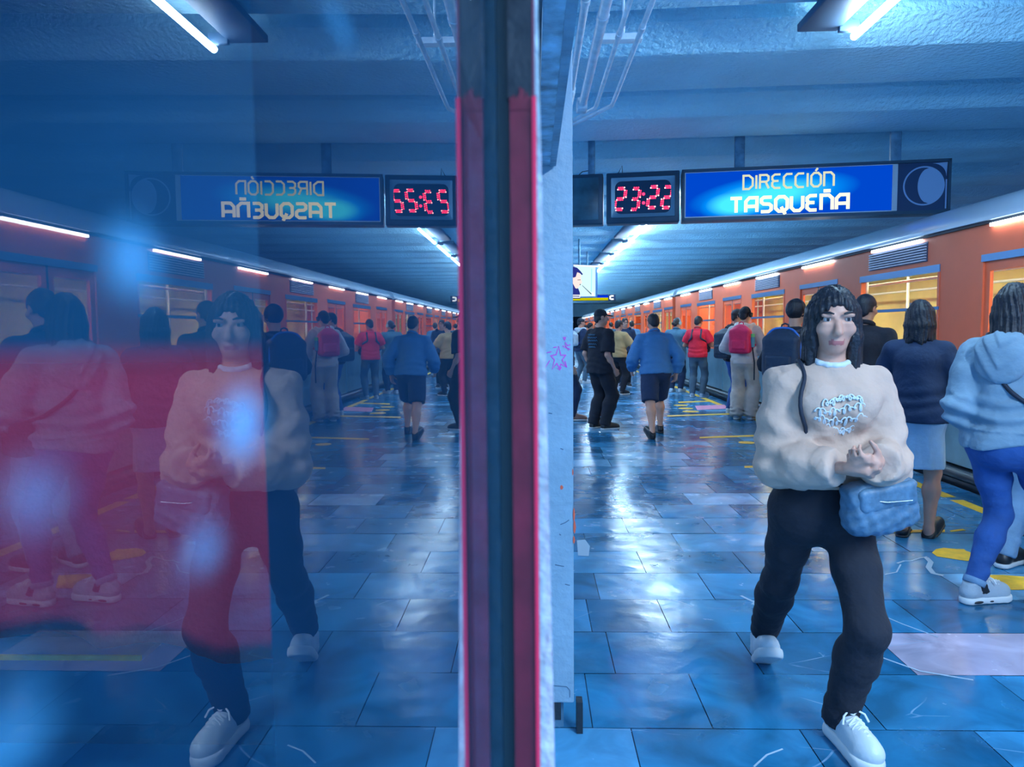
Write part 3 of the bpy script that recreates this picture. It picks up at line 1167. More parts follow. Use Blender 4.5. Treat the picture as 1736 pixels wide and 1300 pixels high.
r = at_sign('direction_sign', us0)
W = us1 - us0
fm = MB()
fm.bbox(0, W, .02, .24, 0, H, .012)
fm.box(0, W, -.02, .03, 0, .035)
fm.box(0, W, -.02, .03, H - .03, H)
fm.box(0, .03, -.02, .03, 0, H)
fm.box(W - .03, W, -.02, .03, 0, H)
fm.build('frame', M['signframe'], r)
ud = S2(1512, 320)[0] - us0
ud2 = S2(1521, 320)[0] - us0
m = MB(); m.box(.035, ud, -.004, .018, .04, H - .035)
fc = m.build('face_panel', sign_face(), r)
m = MB()
m.box(.035, ud, -.008, -.003, .036, .048)
m.box(.035, ud, -.008, -.003, H - .042, H - .034)
m.box(ud, ud2, -.010, .02, .04, H - .035)
m.box(.03, .042, -.008, -.003, .04, H - .035)
m.build('trim_strip', mat('pale_trim', (0.55, 0.62, 0.7), .4, metal=.2), r)
a, b = S2(1260, 322), S2(1413, 314)
m = MB()
word(m, 'DIRECCIÓN', a[0] - us0, b[0] - us0, (a[1] + b[1]) / 2 - zs0, .150, .022, -.012, -.0045)
tag(m.build('lettering', M['letterthin'], r), 'pale yellow lettering DIRECCIÓN')
a, b = S2(1238, 361), S2(1437, 354)
m = MB()
word(m, 'TASQUEÑA', a[0] - us0, b[0] - us0, (a[1] + b[1]) / 2 - zs0, .160, .036, -.012, -.0045, .26)
tag(m.build('lettering', M['letter'], r), 'bold white-yellow lettering TASQUEÑA')
# moon panel
m = MB()
m.box(ud2, W - .03, .0, .018, .035, H - .03)
lp_ = m.build('logo_panel', M['navy'], r)
m = MB()
uc_, zc_ = S2(1566, 315)
uc_ -= us0; zc_ -= zs0
R_ = .205
m.ribbon([(uc_ + R_ * math.cos(t * math.pi / 24), zc_ + R_ * math.sin(t * math.pi / 24)) for t in range(48)] + [(uc_ + R_, zc_)], .016, -.004, .002)
# gibbous disc: right side of the ring, left side a bulging arc
pts = []
R2 = R_ - .002
th = math.radians(73)
for k in range(25):
    t = -th + 2 * th * k / 24
    pts.append((uc_ + R2 * math.cos(t), zc_ + R2 * math.sin(t)))
xa, zh = pts[-1][0], R2 * math.sin(th)
for k in range(1, 20):
    t = 1 - 2 * k / 20
    pts.append((xa - .60 * R2 * math.sqrt(max(1 - t * t, 0)), zc_ + zh * t))
m.prism(pts, 'y', -.003, .002)
cn = []
for k in range(9):
    t = math.radians(90 * k / 8)
    cn.append((W - .035 - .15 + .14 * math.cos(t), H - .035 - .15 + .14 * math.sin(t)))
m.prism([(W - .035, H - .035)] + cn[::-1][:1] + cn[::-1][1:], 'y', -.003, .002)
m.box(W - .05, W - .035, -.003, .002, .05, H - .22)
m.build('moon_emblem', M['mooncol'], lp_)
for px in (1255, 1522):
    uu = S2(px, 300)[0] - us0
    m = MB()
    m.bbox(uu - .05, uu + .06, .09, .15, H - .01, 4.02 - zs0, .004)
    m.build('hanger', M['steel'], r)
tag(r, 'long illuminated blue sign reading DIRECCIÓN TASQUEÑA with a moon emblem', 'sign')
r = [o for o in bpy.data.objects if o.name == 'display_panel'][0]
uu = S2(1002, 300)[0] - u0
m = MB(); m.bbox(uu - .04, uu + .04, .09, .15, H - .01, 4.02 - zs0, .004); m.build('hanger', M['steel'], r)
m = MB()
for pts in ([(.16, H), (.22, H + .05), (.30, H + .06), (.36, H)],):
    m.tube([(p[0], .1, p[1]) for p in pts], .005, 6)
m.build('cable', M['blacksteel'], r)

# ------------------------------------------------------------------ television and the exit letter sign
YT = 18.0
a, b = P(952, 505, YT), P(1013, 449, YT)
r = empty('television', (a.x, YT, a.z))
W, Ht = b.x - a.x, b.z - a.z
m = MB(); m.bbox(-.02, W, .0, .07, 0, Ht, .012); m.build('casing', mat('tv_casing', (0.10, .28, .55), .4), r)
sc = MB()
sc.box(0, W - .05, -.006, 0, .03, Ht - .03, 0)


def T(px, py):
    p = P(px, py, YT)
    return p.x - a.x, p.z - a.z


def flat(mb, pts, mi, d):
    mb.prism([T(950 + x / 13.0, 430 + y / 13.0) for x, y in pts], 'y', -.006 - d, -.005, mi)


flat(sc, [(150, 760), (300, 620), (400, 780), (430, 860), (440, 990), (150, 990)], 2, .001)
flat(sc, [(150, 420), (330, 420), (400, 400), (455, 470), (450, 560), (480, 640), (440, 670), (430, 710), (400, 735), (370, 770), (330, 760), (290, 680), (250, 640), (150, 640)], 1, .002)
flat(sc, [(150, 300), (290, 285), (370, 310), (440, 380), (495, 450), (475, 475), (430, 430), (370, 410), (340, 510), (290, 530), (245, 500), (150, 520)], 2, .003)
flat(sc, [(235, 520), (275, 515), (290, 560), (275, 610), (245, 625)], 1, .004)
flat(sc, [(475, 700), (490, 700), (690, 885), (675, 900)], 3, .003)
flat(sc, [(690, 860), (730, 850), (745, 930), (700, 940)], 4, .003)
flat(sc, [(375, 575), (445, 568), (445, 582), (375, 584)], 3, .004)
flat(sc, [(420, 670), (450, 668), (445, 690), (425, 690)], 3, .004)
flat(sc, [(240, 905), (435, 905), (435, 970), (240, 970)], 4, .004)
flat(sc, [(240, 925), (420, 928), (425, 950), (240, 945)], 2, .005)
flat(sc, [(680, 330), (700, 330), (690, 830), (670, 830)], 5, .001)
flat(sc, [(290, 245), (830, 262), (820, 300), (290, 270)], 4, .001)
sc.build('screen', [emis('screen_pale', (0.62, 0.88, 0.95), 0.72), emis('screen_skin', (0.95, 0.72, 0.68), 0.72), emis('screen_navy', (0.02, 0.03, 0.22), 0.72),
                    emis('screen_dark', (0.05, .1, .14), 0.72), emis('screen_white', (.95, 1, 1), 0.72), emis('screen_cyan', (.35, .8, .9), 0.72)], r)
m = MB(); m.tube([(W / 2, .05, Ht), (W / 2, .05, 4.02 - a.z)], .025); m.build('hanger', M['steel'], r)
tag(r, 'hanging television showing a dark-haired face in profile', 'television')
YS = 21.0
a, b = P(948, 511, YS), P(1044, 498.5, YS)
r = empty('exit_sign', (a.x, YS, a.z))
W, Ht = b.x - a.x, b.z - a.z
m = MB(); m.bbox(0, W, 0, .10, 0, Ht, .008); m.build('frame', M['signframe'], r)
xl = P(1031, 505, YS).x - a.x
m = MB()
m.box(.02, xl, -.004, .002, Ht * .5, Ht - .02, 0)
m.box(.02, xl, -.004, .002, .02, Ht * .5, 1)
m.box(xl + .012, W - .02, -.004, .002, .02, Ht - .02, 2)
m.build('face_panel', [emis('sign_blue', (0.0, 0.03, 0.55), 0.72), emis('sign_yellow', (0.48, 0.45, 0.0), 0.72), M['navy']], r)
m = MB()
cw = W - .02 - xl - .012
word(m, 'C', xl + .012 + cw * .24, W - .02 - cw * .22, .05, Ht - .1, .045, -.008, -.004)
m.build('lettering', emis('sign_white', (.9, .97, 1), 0.72), r)
for t in (.12, .5):
    m = MB(); m.tube([(W * t, .05, Ht), (W * t, .05, 4.02 - a.z)], .02); m.build('hanger', M['steel'], r)
tag(r, 'narrow hanging blue and yellow sign with a white letter C', 'sign')

# ------------------------------------------------------------------ markings on the floor
def flatpoly(name, pts, m, label, cat='floor marking', group=None, z=.0015):
    g = [G(*p) for p in pts]
    c = sum(g, Vector()) / len(g)
    mb = MB()
    mb.prism([(p.x - c.x, p.y - c.y) for p in g], 'z', 0, z)
    o = mb.build(name, m)
    o.location = (c.x, c.y, 0.0006)
    return tag(o, label, cat, group)


# line along the platform edge, in painted lengths
xl0 = G(1660, 863).x
segs = [(-.5, 3.0), (3.06, 6.05), (6.15, 9.0), (9.1, 12.2), (12.3, 15.1), (15.3, 18.2), (18.4, 22), (22.2, 30)]
el = ['behind the hooded person', 'beside the hooded person', 'behind the white skirt', 'next to the dark backpack', 'beside the red backpack', 'beside the red shirt', 'beyond the red shirt', 'at the far crowd']
for i, (ya, yb) in enumerate(segs[1:]):
    m = MB()
    m.box(-.055, .055, 0, yb - ya, 0, .0006)
    o = m.build('edge_line', M['yellow'])
    o.location = (xl0, ya, .0003)
    tag(o, 'length of yellow line along the platform edge ' + el[i + 1], 'floor marking', 'yellow edge line')
gm = 'yellow cross lines'
flatpoly('floor_line', [(1131, 704), (1237, 700.6), (1237, 702.6), (1131, 706)], M['yellow'], 'yellow cross line on the floor behind the cream hoodie, with yellow dots beyond', group=gm)
flatpoly('floor_line', [(1186, 740.5), (1290, 737), (1290, 739.5), (1186, 743)], M['yellow'], 'yellow cross line on the floor in front of the khaki trousers', group=gm)
flatpoly('floor_line', [(1262, 790), (1345, 788), (1345, 791.5), (1262, 793)], M['yellow'], 'yellow cross line on the floor left of the walking person in tan', group=gm)
flatpoly('floor_line', [(1150, 681), (1206, 679), (1206, 680.8), (1150, 683)], M['yellow'], 'yellow cross line at the feet of the person in the red shirt', group=gm)
flatpoly('floor_line', [(1440, 899), (1602, 898), (1602, 902), (1440, 904)], M['yellow'], 'long yellow cross line under the white skirt', group=gm)
flatpoly('floor_line', [(1610, 899.5), (1632, 896.5), (1637, 899), (1612, 901.5)], M['yellow'], 'short worn dash at the end of the yellow line by the jeans', group=gm)


def disc(px, py, r, label, m=None):
    g = G(px, py)
    mb = MB()
    mb.prism([(r * math.cos(t * math.pi / 16), r * math.sin(t * math.pi / 16)) for t in range(32)], 'z', 0, .0018)
    o = mb.build('floor_dot', M['yellow'])
    o.location = (g.x, g.y, .0006)
    tag(o, label, 'floor marking', 'yellow floor dots')


disc(1154, 687, .13, 'yellow dot on the floor, farthest of three beside the red shirt')
disc(1162.5, 692.3, .13, 'yellow dot on the floor, middle of three beside the pink sticker')
disc(1171, 697.5, .14, 'yellow dot on the floor, nearest of three behind the yellow cross line')
disc(1266, 750.3, .10, 'lone yellow dot on the floor beside the khaki trousers')
flatpoly('floor_sticker', [(1178, 688), (1228, 686), (1234, 692.5), (1182, 695)], M['pinkfloor'], 'worn pink sticker on the floor in front of the red shirt', 'floor sticker')


def splat(pts, label):
    flatpoly('footprint_sticker', pts, M['yellow'], label, 'floor sticker', 'yellow footprint stickers')


splat([(1580, 937), (1587, 931), (1600, 929), (1622, 931), (1634, 931), (1638, 934), (1652, 939), (1657, 944), (1655, 949), (1640, 951), (1625, 949), (1600, 945), (1588, 943)], 'yellow footprint sticker on the floor in front of the jeans')
splat([(1656, 980), (1664, 975), (1700, 975), (1740, 978), (1745, 1000), (1715, 1000), (1690, 992), (1668, 990), (1658, 986)], 'yellow footprint sticker under the white sneaker')
rnd = random.Random(21)


def mark(pts, wd, label):
    g = [G(*p) for p in pts]
    c = g[0]
    mb = MB()
    L = [(p.x - c.x, p.y - c.y) for p in g]
    t = MB()
    t.ribbon(L, wd, 0, .0014)
    mb.add([(a, b, z) for a, z, b in t.v], t.f)
    o = mb.build('scuff_mark', M['whitemark'])
    o.location = (c.x, c.y, .0005)
    tag(o, label, 'scuff mark', 'white marks on the floor')


mark([(1521, 955), (1533, 951), (1545, 951), (1560, 946), (1572, 944)], .012, 'long white smear on the floor in front of the yellow footprint')
mark([(1570, 945), (1578, 953), (1574, 962), (1582, 972), (1599, 976)], .03, 'crooked white smear left of the hooded figure\'s sneaker')
mark([(1500, 974), (1520, 970), (1527, 957)], .008, 'hooked white scratch on the floor beyond the walking person\'s knee')
mark([(1256, 1010), (1268, 1016), (1280, 1021), (1276, 1025)], .016, 'small white chip on the dark slab between pillar and walking person')
mark([(1478, 1036), (1530, 1058), (1590, 1080)], .006, 'straight thin scratch running across slabs beside the walking leg')
mark([(1490, 1113), (1560, 1138), (1650, 1153)], .008, 'thin scratch along the lower edge of the pinkish slab')
mark([(1278, 1300), (1300, 1280), (1327, 1270)], .006, 'thin curved scratch at the bottom of the floor before the front sneaker')
flatpoly('floor_patch', [(978, 916), (992, 915), (1000, 926), (998, 943), (980, 942)], M['whitemark'], 'pale peeling patch on the floor at the pillar foot', 'scuff mark')

# ------------------------------------------------------------------ organic shapes: distance fields turned into meshes
def V3(*a):
    return np.array(a, dtype=np.float64)


def rotz(a):
    c, s = math.cos(a), math.sin(a)
    return np.array([[c, -s, 0], [s, c, 0], [0, 0, 1.0]])


def rotx(a):
    c, s = math.cos(a), math.sin(a)
    return np.array([[1.0, 0, 0], [0, c, -s], [0, s, c]])


def roty(a):
    c, s = math.cos(a), math.sin(a)
    return np.array([[c, 0, s], [0, 1.0, 0], [-s, 0, c]])


class Field:
    def __init__(self):
        self.ops = []

    def cone(self, a, b, ra, rb, k=.02, m='u', flat=None):
        """round cone; flat = (axis vector, factor) squeezes the section along that axis"""
        self.ops.append(('cone', np.asarray(a, float), np.asarray(b, float), ra, rb, flat, k, m))
        return self

    def ell(self, c, r, R=None, k=.02, m='u'):
        self.ops.append(('ell', np.asarray(c, float), np.asarray(r, float), R, k, m))
        return self

    def box(self, c, h, rd=.01, R=None, k=.01, m='u'):
        self.ops.append(('box', np.asarray(c, float), np.asarray(h, float), rd, R, k, m))
        return self

    def plane(self, p, n, k=.004):
        """keeps the side the normal points away from"""
        n = np.asarray(n, float)
        self.ops.append(('plane', np.asarray(p, float), n / np.linalg.norm(n), k, 'i'))
        return self

    def wrinkle(self, fn):
        self.ops.append(('fn', fn, 'd'))
        return self

    def merge(self, other, k=.02):
        self.ops.append(('field', other, k, 'u'))
        return self

    def cut(self, p, d, r=.1, L=.15):
        """squares off a limb at p: everything within r beyond p along d goes"""
        d = np.asarray(d, float)
        d = d / np.linalg.norm(d)
        a = V3(1, 0, 0) if abs(d[0]) < .8 else V3(0, 1, 0)
        x = np.cross(a, d)
        x = x / np.linalg.norm(x)
        R = np.stack([x, d, np.cross(x, d)], 1)
        return self.box(np.asarray(p, float) + d * (L + .0), (r, L, r), .0, R, .004, 's')

    def bounds(self):
        lo, hi = np.full(3, 1e9), np.full(3, -1e9)
        for o in self.ops:
            if o[-1] != 'u':
                continue
            if o[0] == 'field':
                l2, h2 = o[1].bounds()
                lo, hi = np.minimum(lo, l2), np.maximum(hi, h2)
            elif o[0] == 'cone':
                pts = [(o[1], o[3]), (o[2], o[4])]
                for c, r in pts:
                    lo = np.minimum(lo, c - r)
                    hi = np.maximum(hi, c + r)
            else:
                r = o[2] if o[0] == 'ell' else o[2] + o[3]
                R = o[3] if o[0] == 'ell' else o[4]
                e = r if R is None else np.abs(R) @ r
                lo = np.minimum(lo, o[1] - e)
                hi = np.maximum(hi, o[1] + e)
        return lo, hi

    def mesh(self, h):
        lo, hi = self.bounds()
        lo = lo - 4 * h - .012
        hi = hi + 4 * h + .012
        n = np.maximum(np.ceil((hi - lo) / h).astype(int) + 1, 4)
        ax = [lo[i] + h * np.arange(n[i]) for i in range(3)]
        return nets(self.values(ax, lo, n, h), lo, h)

    def values(self, ax, lo, n, h):
        D = np.full(n, 0.25, dtype=np.float32)
        for o in self.ops:
            if o[0] == 'fn':
                X, Y, Z = np.meshgrid(*ax, indexing='ij')
                D = D + o[1](X, Y, Z).astype(np.float32)
                continue
            m = o[-1]
            if o[0] == 'field':
                d = o[1].values(ax, lo, n, h)
                k = o[2]
                hh = np.maximum(k - np.abs(D - d), 0) / k
                D = np.minimum(D, d) - hh * hh * k * .25
                continue
            if o[0] == 'plane':
                d = (ax[0][:, None, None] - o[1][0]) * o[2][0] + (ax[1][None, :, None] - o[1][1]) * o[2][1] + (ax[2][None, None, :] - o[1][2]) * o[2][2]
                k = o[3]
                hh = np.maximum(k - np.abs(D - d), 0) / k
                D = (np.maximum(D, d) + hh * hh * k * .25).astype(np.float32)
                continue
            # local window
            if o[0] == 'cone':
                k = o[6]
                blo = np.minimum(o[1] - o[3], o[2] - o[4])
                bhi = np.maximum(o[1] + o[3], o[2] + o[4])
            else:
                r = o[2] if o[0] == 'ell' else o[2] + o[3]
                R = o[3] if o[0] == 'ell' else o[4]
                k = o[-2]
                e = r if R is None else np.abs(R) @ r
                blo, bhi = o[1] - e, o[1] + e
            pad = k * 1.5 + 4 * h + .01
            i0 = np.clip(np.floor((blo - pad - lo) / h).astype(int), 0, n - 1)
            i1 = np.clip(np.ceil((bhi + pad - lo) / h).astype(int) + 1, 1, n)
            sl = tuple(slice(i0[q], i1[q]) for q in range(3))
            if any(i1[q] <= i0[q] for q in range(3)):
                continue
            x = ax[0][sl[0]][:, None, None]
            y = ax[1][sl[1]][None, :, None]
            z = ax[2][sl[2]][None, None, :]
            if o[0] == 'cone':
                _, a, b, ra, rb, flat, k, m = o
                ab = b - a
                L2 = max(ab @ ab, 1e-12)
                t = ((x - a[0]) * ab[0] + (y - a[1]) * ab[1] + (z - a[2]) * ab[2]) / L2
                t = np.clip(t, 0, 1)
                qx, qy, qz = x - a[0] - t * ab[0], y - a[1] - t * ab[1], z - a[2] - t * ab[2]
                if flat is not None:
                    fv, fs = np.asarray(flat[0], float), flat[1]
                    fv = fv / np.linalg.norm(fv)
                    dp = qx * fv[0] + qy * fv[1] + qz * fv[2]
                    g = (1 / fs - 1) * dp
                    qx, qy, qz = qx + g * fv[0], qy + g * fv[1], qz + g * fv[2]
                    d = (np.sqrt(qx * qx + qy * qy + qz * qz) - (ra + (rb - ra) * t)) * (fs if fs < 1 else 1)
                    d = np.where(d > 0, d, d)
                else:
                    d = np.sqrt(qx * qx + qy * qy + qz * qz) - (ra + (rb - ra) * t)
            else:
                c = o[1]
                px, py, pz = x - c[0], y - c[1], z - c[2]
                R = o[3] if o[0] == 'ell' else o[4]
                if R is not None:
                    px, py, pz = (R[0, 0] * px + R[1, 0] * py + R[2, 0] * pz, R[0, 1] * px + R[1, 1] * py + R[2, 1] * pz,
                                  R[0, 2] * px + R[1, 2] * py + R[2, 2] * pz)
                if o[0] == 'ell':
                    r = o[2]
                    k0 = np.sqrt((px / r[0]) ** 2 + (py / r[1]) ** 2 + (pz / r[2]) ** 2)
                    k1 = np.sqrt((px / r[0] ** 2) ** 2 + (py / r[1] ** 2) ** 2 + (pz / r[2] ** 2) ** 2)
                    d = k0 * (k0 - 1) / np.maximum(k1, 1e-6)
                else:
                    hx = o[2]
                    qx, qy, qz = np.abs(px) - hx[0], np.abs(py) - hx[1], np.abs(pz) - hx[2]
                    d = np.sqrt(np.maximum(qx, 0) ** 2 + np.maximum(qy, 0) ** 2 + np.maximum(qz, 0) ** 2) + np.minimum(np.maximum(np.maximum(qx, qy), qz), 0) - o[3]
            sub = D[sl]
            if m == 'u':
                hh = np.maximum(k - np.abs(sub - d), 0) / k
                D[sl] = np.minimum(sub, d) - hh * hh * k * .25
            elif m == 's':
                d = -d
                hh = np.maximum(k - np.abs(sub - d), 0) / k
                D[sl] = np.maximum(sub, d) + hh * hh * k * .25
            elif m == 'i':
                full = np.full(D.shape, .25, np.float32)
                full[sl] = d
                D = np.maximum(D, full)
        return D


CORN = [(0, 0, 0), (1, 0, 0), (0, 1, 0), (1, 1, 0), (0, 0, 1), (1, 0, 1), (0, 1, 1), (1, 1, 1)]
EDG = [(0, 1), (2, 3), (4, 5), (6, 7), (0, 2), (1, 3), (4, 6), (5, 7), (0, 4), (1, 5), (2, 6), (3, 7)]


def nets(D, lo, h):
    s = D < 0
    nx, ny, nz = D.shape
    cnt = np.zeros((nx - 1, ny - 1, nz - 1), np.int8)
    for a, b, c in CORN:
        cnt += s[a:nx - 1 + a, b:ny - 1 + b, c:nz - 1 + c]
    idx = np.argwhere((cnt > 0) & (cnt < 8))
    if len(idx) == 0:
        return np.zeros((0, 3)), np.zeros((0, 4), int)
    vals = np.stack([D[idx[:, 0] + a, idx[:, 1] + b, idx[:, 2] + c] for a, b, c in CORN], 1).astype(np.float64)
    acc = np.zeros((len(idx), 3))
    num = np.zeros(len(idx))
    cn = np.array(CORN, float)
    for a, b in EDG:
        va, vb = vals[:, a], vals[:, b]
        mk = (va < 0) != (vb < 0)
        t = np.where(mk, va / np.where(mk, va - vb, 1), 0)
        p = cn[a][None] + t[:, None] * (cn[b] - cn[a])[None]
        acc += p * mk[:, None]
        num += mk
    verts = lo + h * (idx + acc / num[:, None])
    vid = np.full(cnt.shape, -1, np.int32)
    vid[idx[:, 0], idx[:, 1], idx[:, 2]] = np.arange(len(idx))
    quads = []
    for axn in range(3):
        o1, o2 = (axn + 1) % 3, (axn + 2) % 3
        A = np.take(s, range(0, s.shape[axn] - 1), axn)
        B = np.take(s, range(1, s.shape[axn]), axn)
        e = np.argwhere(A != B)
        e = e[(e[:, o1] > 0) & (e[:, o2] > 0) & (e[:, o1] < s.shape[o1] - 1) & (e[:, o2] < s.shape[o2] - 1)]
        if len(e) == 0:
            continue
        sa = A[e[:, 0], e[:, 1], e[:, 2]]
        d1, d2 = np.zeros(3, int), np.zeros(3, int)
        d1[o1] = 1
        d2[o2] = 1
        q = [e - d1 - d2, e - d2, e, e - d1]
        qi = np.stack([vid[k[:, 0], k[:, 1], k[:, 2]] for k in q], 1)
        ok = (qi >= 0).all(1)
        qi, sa = qi[ok], sa[ok]
        qi[~sa] = qi[~sa][:, ::-1]
        quads.append(qi)
    return verts, np.concatenate(quads)


def nmesh(name, verts, quads, mats, parent=None, midx=None, smooth=True):
    me = bpy.data.meshes.new(name)
    me.vertices.add(len(verts))
    me.vertices.foreach_set('co', np.ascontiguousarray(verts, dtype=np.float32).ravel())
    me.loops.add(len(quads) * 4)
    me.loops.foreach_set('vertex_index', np.ascontiguousarray(quads, dtype=np.int32).ravel())
    me.polygons.add(len(quads))
    me.polygons.foreach_set('loop_start', np.arange(0, len(quads) * 4, 4, dtype=np.int32))
    me.update(calc_edges=True)
    for m in (mats if isinstance(mats, (list, tuple)) else [mats]):
        me.materials.append(m)
    if smooth:
        me.polygons.foreach_set('use_smooth', np.ones(len(quads), bool))
    if midx is not None:
        me.polygons.foreach_set('material_index', np.ascontiguousarray(midx, dtype=np.int32))
    me.validate()
    o = bpy.data.objects.new(name, me)
    COL.objects.link(o)
    if parent:
        o.parent = parent
    return o


def fmesh(name, f, h, mats, parent=None, T=None, colour=None):
    v, q = f.mesh(h)
    mi = None
    if colour is not None:
        mi = colour(v[q].mean(1))
    if T is not None:
        v = v @ T[0].T + T[1]
    return nmesh(name, v, q, mats, parent, mi)


def folds(seed, amp, freq, n=5, stretch=(1, 1, .6)):
    """soft cloth unevenness: a few slanting waves"""
    r = np.random.RandomState(seed)
    W = []
    for i in range(n):
        d = r.normal(size=3) * np.array(stretch)
        d = d / np.linalg.norm(d) * freq * r.uniform(.6, 1.5)
        W.append((d, r.uniform(0, 6.28), r.uniform(.5, 1)))

    def fn(X, Y, Z):
        a = 0
        for i, (d, p, w_) in enumerate(W):
            ph = X * d[0] + Y * d[1] + Z * d[2] + p
            ph = ph + 1.3 * np.sin(ph * .31 + p) + .9 * np.sin((X * d[2] - Z * d[0] + Y * d[1]) * .6)
            # rounded folds with a few sharp creases between them
            q = np.abs(np.sin(ph * .5))
            a = a + w_ * (np.sin(ph) * .45 - (1 - q) ** 3 * 1.1 + .2)
        return -a * amp / math.sqrt(n)
    return fn


# ------------------------------------------------------------------ people
def ik(a, c, l1, l2, pole):
    """middle joint of a two-bone limb from a to c bending towards pole"""
    a, c, pole = np.asarray(a, float), np.asarray(c, float), np.asarray(pole, float)
    d = c - a
    L = np.linalg.norm(d)
    if L > (l1 + l2) * .998:
        c = a + d / L * (l1 + l2) * .998
        d = c - a
        L = np.linalg.norm(d)
    u = d / L
    x = (l1 * l1 - l2 * l2 + L * L) / (2 * L)
    hgt = math.sqrt(max(l1 * l1 - x * x, 0))
    p = pole - u * (pole @ u)
    p = p / np.linalg.norm(p)
    return a + u * x + p * hgt, c


class Body:
    """skeleton in the person's own frame: x to the person's right, y ahead, z up"""

    def __init__(self, h, bulk=1.0, fem=False, lean=0.0, side=0.0, hip=(0, 0), drop=0.0, feet=None, hands=None, head=(0, 0, 0), twist=0.0):
        s = h / 1.70
        self.s, self.h, self.bulk, self.fem = s, h, bulk, fem
        self.hip = V3(hip[0], hip[1], .525 * h - drop)
        R = rotx(-lean) @ roty(side)
        self.R = R
        up = R @ V3(0, 0, 1)
        rt = rotz(twist) @ V3(1, 0, 0)
        self.rt = rt
        self.up = up
        self.belly = self.hip + up * .10 * h
        self.chest = self.hip + up * .20 * h
        self.shc = self.hip + up * .264 * h
        self.neck = self.hip + up * .312 * h
        hw = (.104 if not fem else .094) * h * (1 + (bulk - 1) * .5)
        self.sh = {1: self.shc + rt * hw, -1: self.shc - rt * hw}
        hyw, hpt, hrl = head
        self.Rh = rotz(hyw) @ rotx(-hpt) @ roty(hrl)
        self.hs = (.98 if not fem else .95) * (s ** .5)
        self.head = self.neck + up * .045 * h + (self.Rh @ V3(0, .012, .075)) * self.hs + V3(0, .012, 0) * s
        self.legs = {}
        self.feet = {}
        for sd in (1, -1):
            f = feet[sd]     # x, y, heel height, toe yaw, pitch
            hj = self.hip + V3(sd * .052 * h, 0, -.012 * h)
            yaw, pit = f[3], f[4]
            Rf = rotz(yaw) @ rotx(-pit)
            # pivot at the ball of the foot
            ball = V3(f[0], f[1], 0) + rotz(yaw) @ V3(0, .12 * s, 0) + V3(0, 0, f[2])
            ank = ball + Rf @ V3(0, -.12 * s, .085 * s)
            kn, ank = ik(hj, ank, .248 * h, .242 * h, rotz(yaw * .6) @ V3(0, 1, .1))
            self.legs[sd] = (hj, kn, ank)
            self.feet[sd] = (Rf, ball)
        self.arms = {}
        self.hand = {}
        for sd in (1, -1):
            hd = hands[sd]   # (wrist offset from shoulder in person's frame, pole, palm normal, curl)
            w_ = self.sh[sd] + V3(*hd[0])
            el, w_ = ik(self.sh[sd], w_, .172 * h, .150 * h, hd[1])
            self.arms[sd] = (self.sh[sd], el, w_)
            self.hand[sd] = hd

    # ---- shapes
    def torso(self, f, grow=0.0, k=.05):
        s, b = self.s, self.bulk
        rt, up = self.rt, self.up
        fw = np.cross(up, rt)
        R = np.stack([rt, fw, up], 1)
        g = grow
        f.ell(self.hip + up * .01, ((.166 if not self.fem else .176) * s * b + g, .118 * s * b + g, .125 * s + g), R, k)
        if self.fem:
            f.ell(self.hip - up * .03 * s - fw * .035 * s, (.150 * s * b + g, .105 * s * b + g, .11 * s + g), R, k)
        f.ell(self.belly, ((.146 if not self.fem else .132) * s * b + g, .108 * s * b + g, .16 * s + g), R, k)
        f.ell(self.chest + up * .005 * s, ((.160 if not self.fem else .144) * s * b + g, .112 * s * b + g, .15 * s + g * .6), R, k)
        f.ell(self.chest + up * .055 * s - fw * .015, ((.150 if not self.fem else .138) * s * b + g, .098 * s * b + g, .09 * s + g * .6), R, k)
        for sd in (1, -1):
            f.cone(self.neck - up * .030 * s, self.sh[sd] - up * .004, .046 * s + g * .6, .048 * s * b + g * .7, k)
        if self.fem:
            for sd in (1, -1):
                f.ell(self.chest + up * .045 * s + fw * .085 * s + rt * sd * .062 * s, (.062 * s + g, .06 * s + g, .06 * s + g), R, .04)
        return f

    def limb_arm(self, f, sd, grow=0.0, upto=1.0, k=.025, loose=0.0):
        s, b = self.s, self.bulk
        a, e, w_ = self.arms[sd]
        g = grow
        f.cone(a, a + (e - a) * .45, .050 * s * b + g * .8, .047 * s * b + g + loose * .5, k)
        f.cone(a + (e - a) * .45, e, .047 * s * b + g + loose * .5, .040 * s * b + g + loose, k)
        if upto > 1:
            t = upto - 1
            m = e + (w_ - e) * min(.35, t)
            f.cone(e, m, .039 * s * b + g + loose, .041 * s * b + g + loose, k)
            if t > .35:
                f.cone(m, e + (w_ - e) * t, .041 * s * b + g + loose, .027 * s * b + g + loose * .8 + (.041 - .027) * s * (1 - t), k)

    def limb_leg(self, f, sd, grow=0.0, upto=2.0, k=.04, flare=0.0):
        s, b = self.s, self.bulk
        a, kn, an = self.legs[sd]
        g = grow
        f.cone(a, a + (kn - a) * .5, (.088 if not self.fem else .094) * s * b + g, .074 * s * b + g, k)
        f.cone(a + (kn - a) * .5, kn, .074 * s * b + g, .056 * s * b + g + flare * .4, k)
        if upto > 1:
            back = np.cross(kn - an, V3(1, 0, 0))
            bk = -np.array([0, 1, 0])
            m = kn + (an - kn) * .32 + bk * .012 * s
            f.cone(kn, m, .053 * s * b + g + flare * .5, .057 * s * b + g + flare * .6, k)
            f.cone(m, an, .057 * s * b + g + flare * .6, .036 * s + g + flare, k)

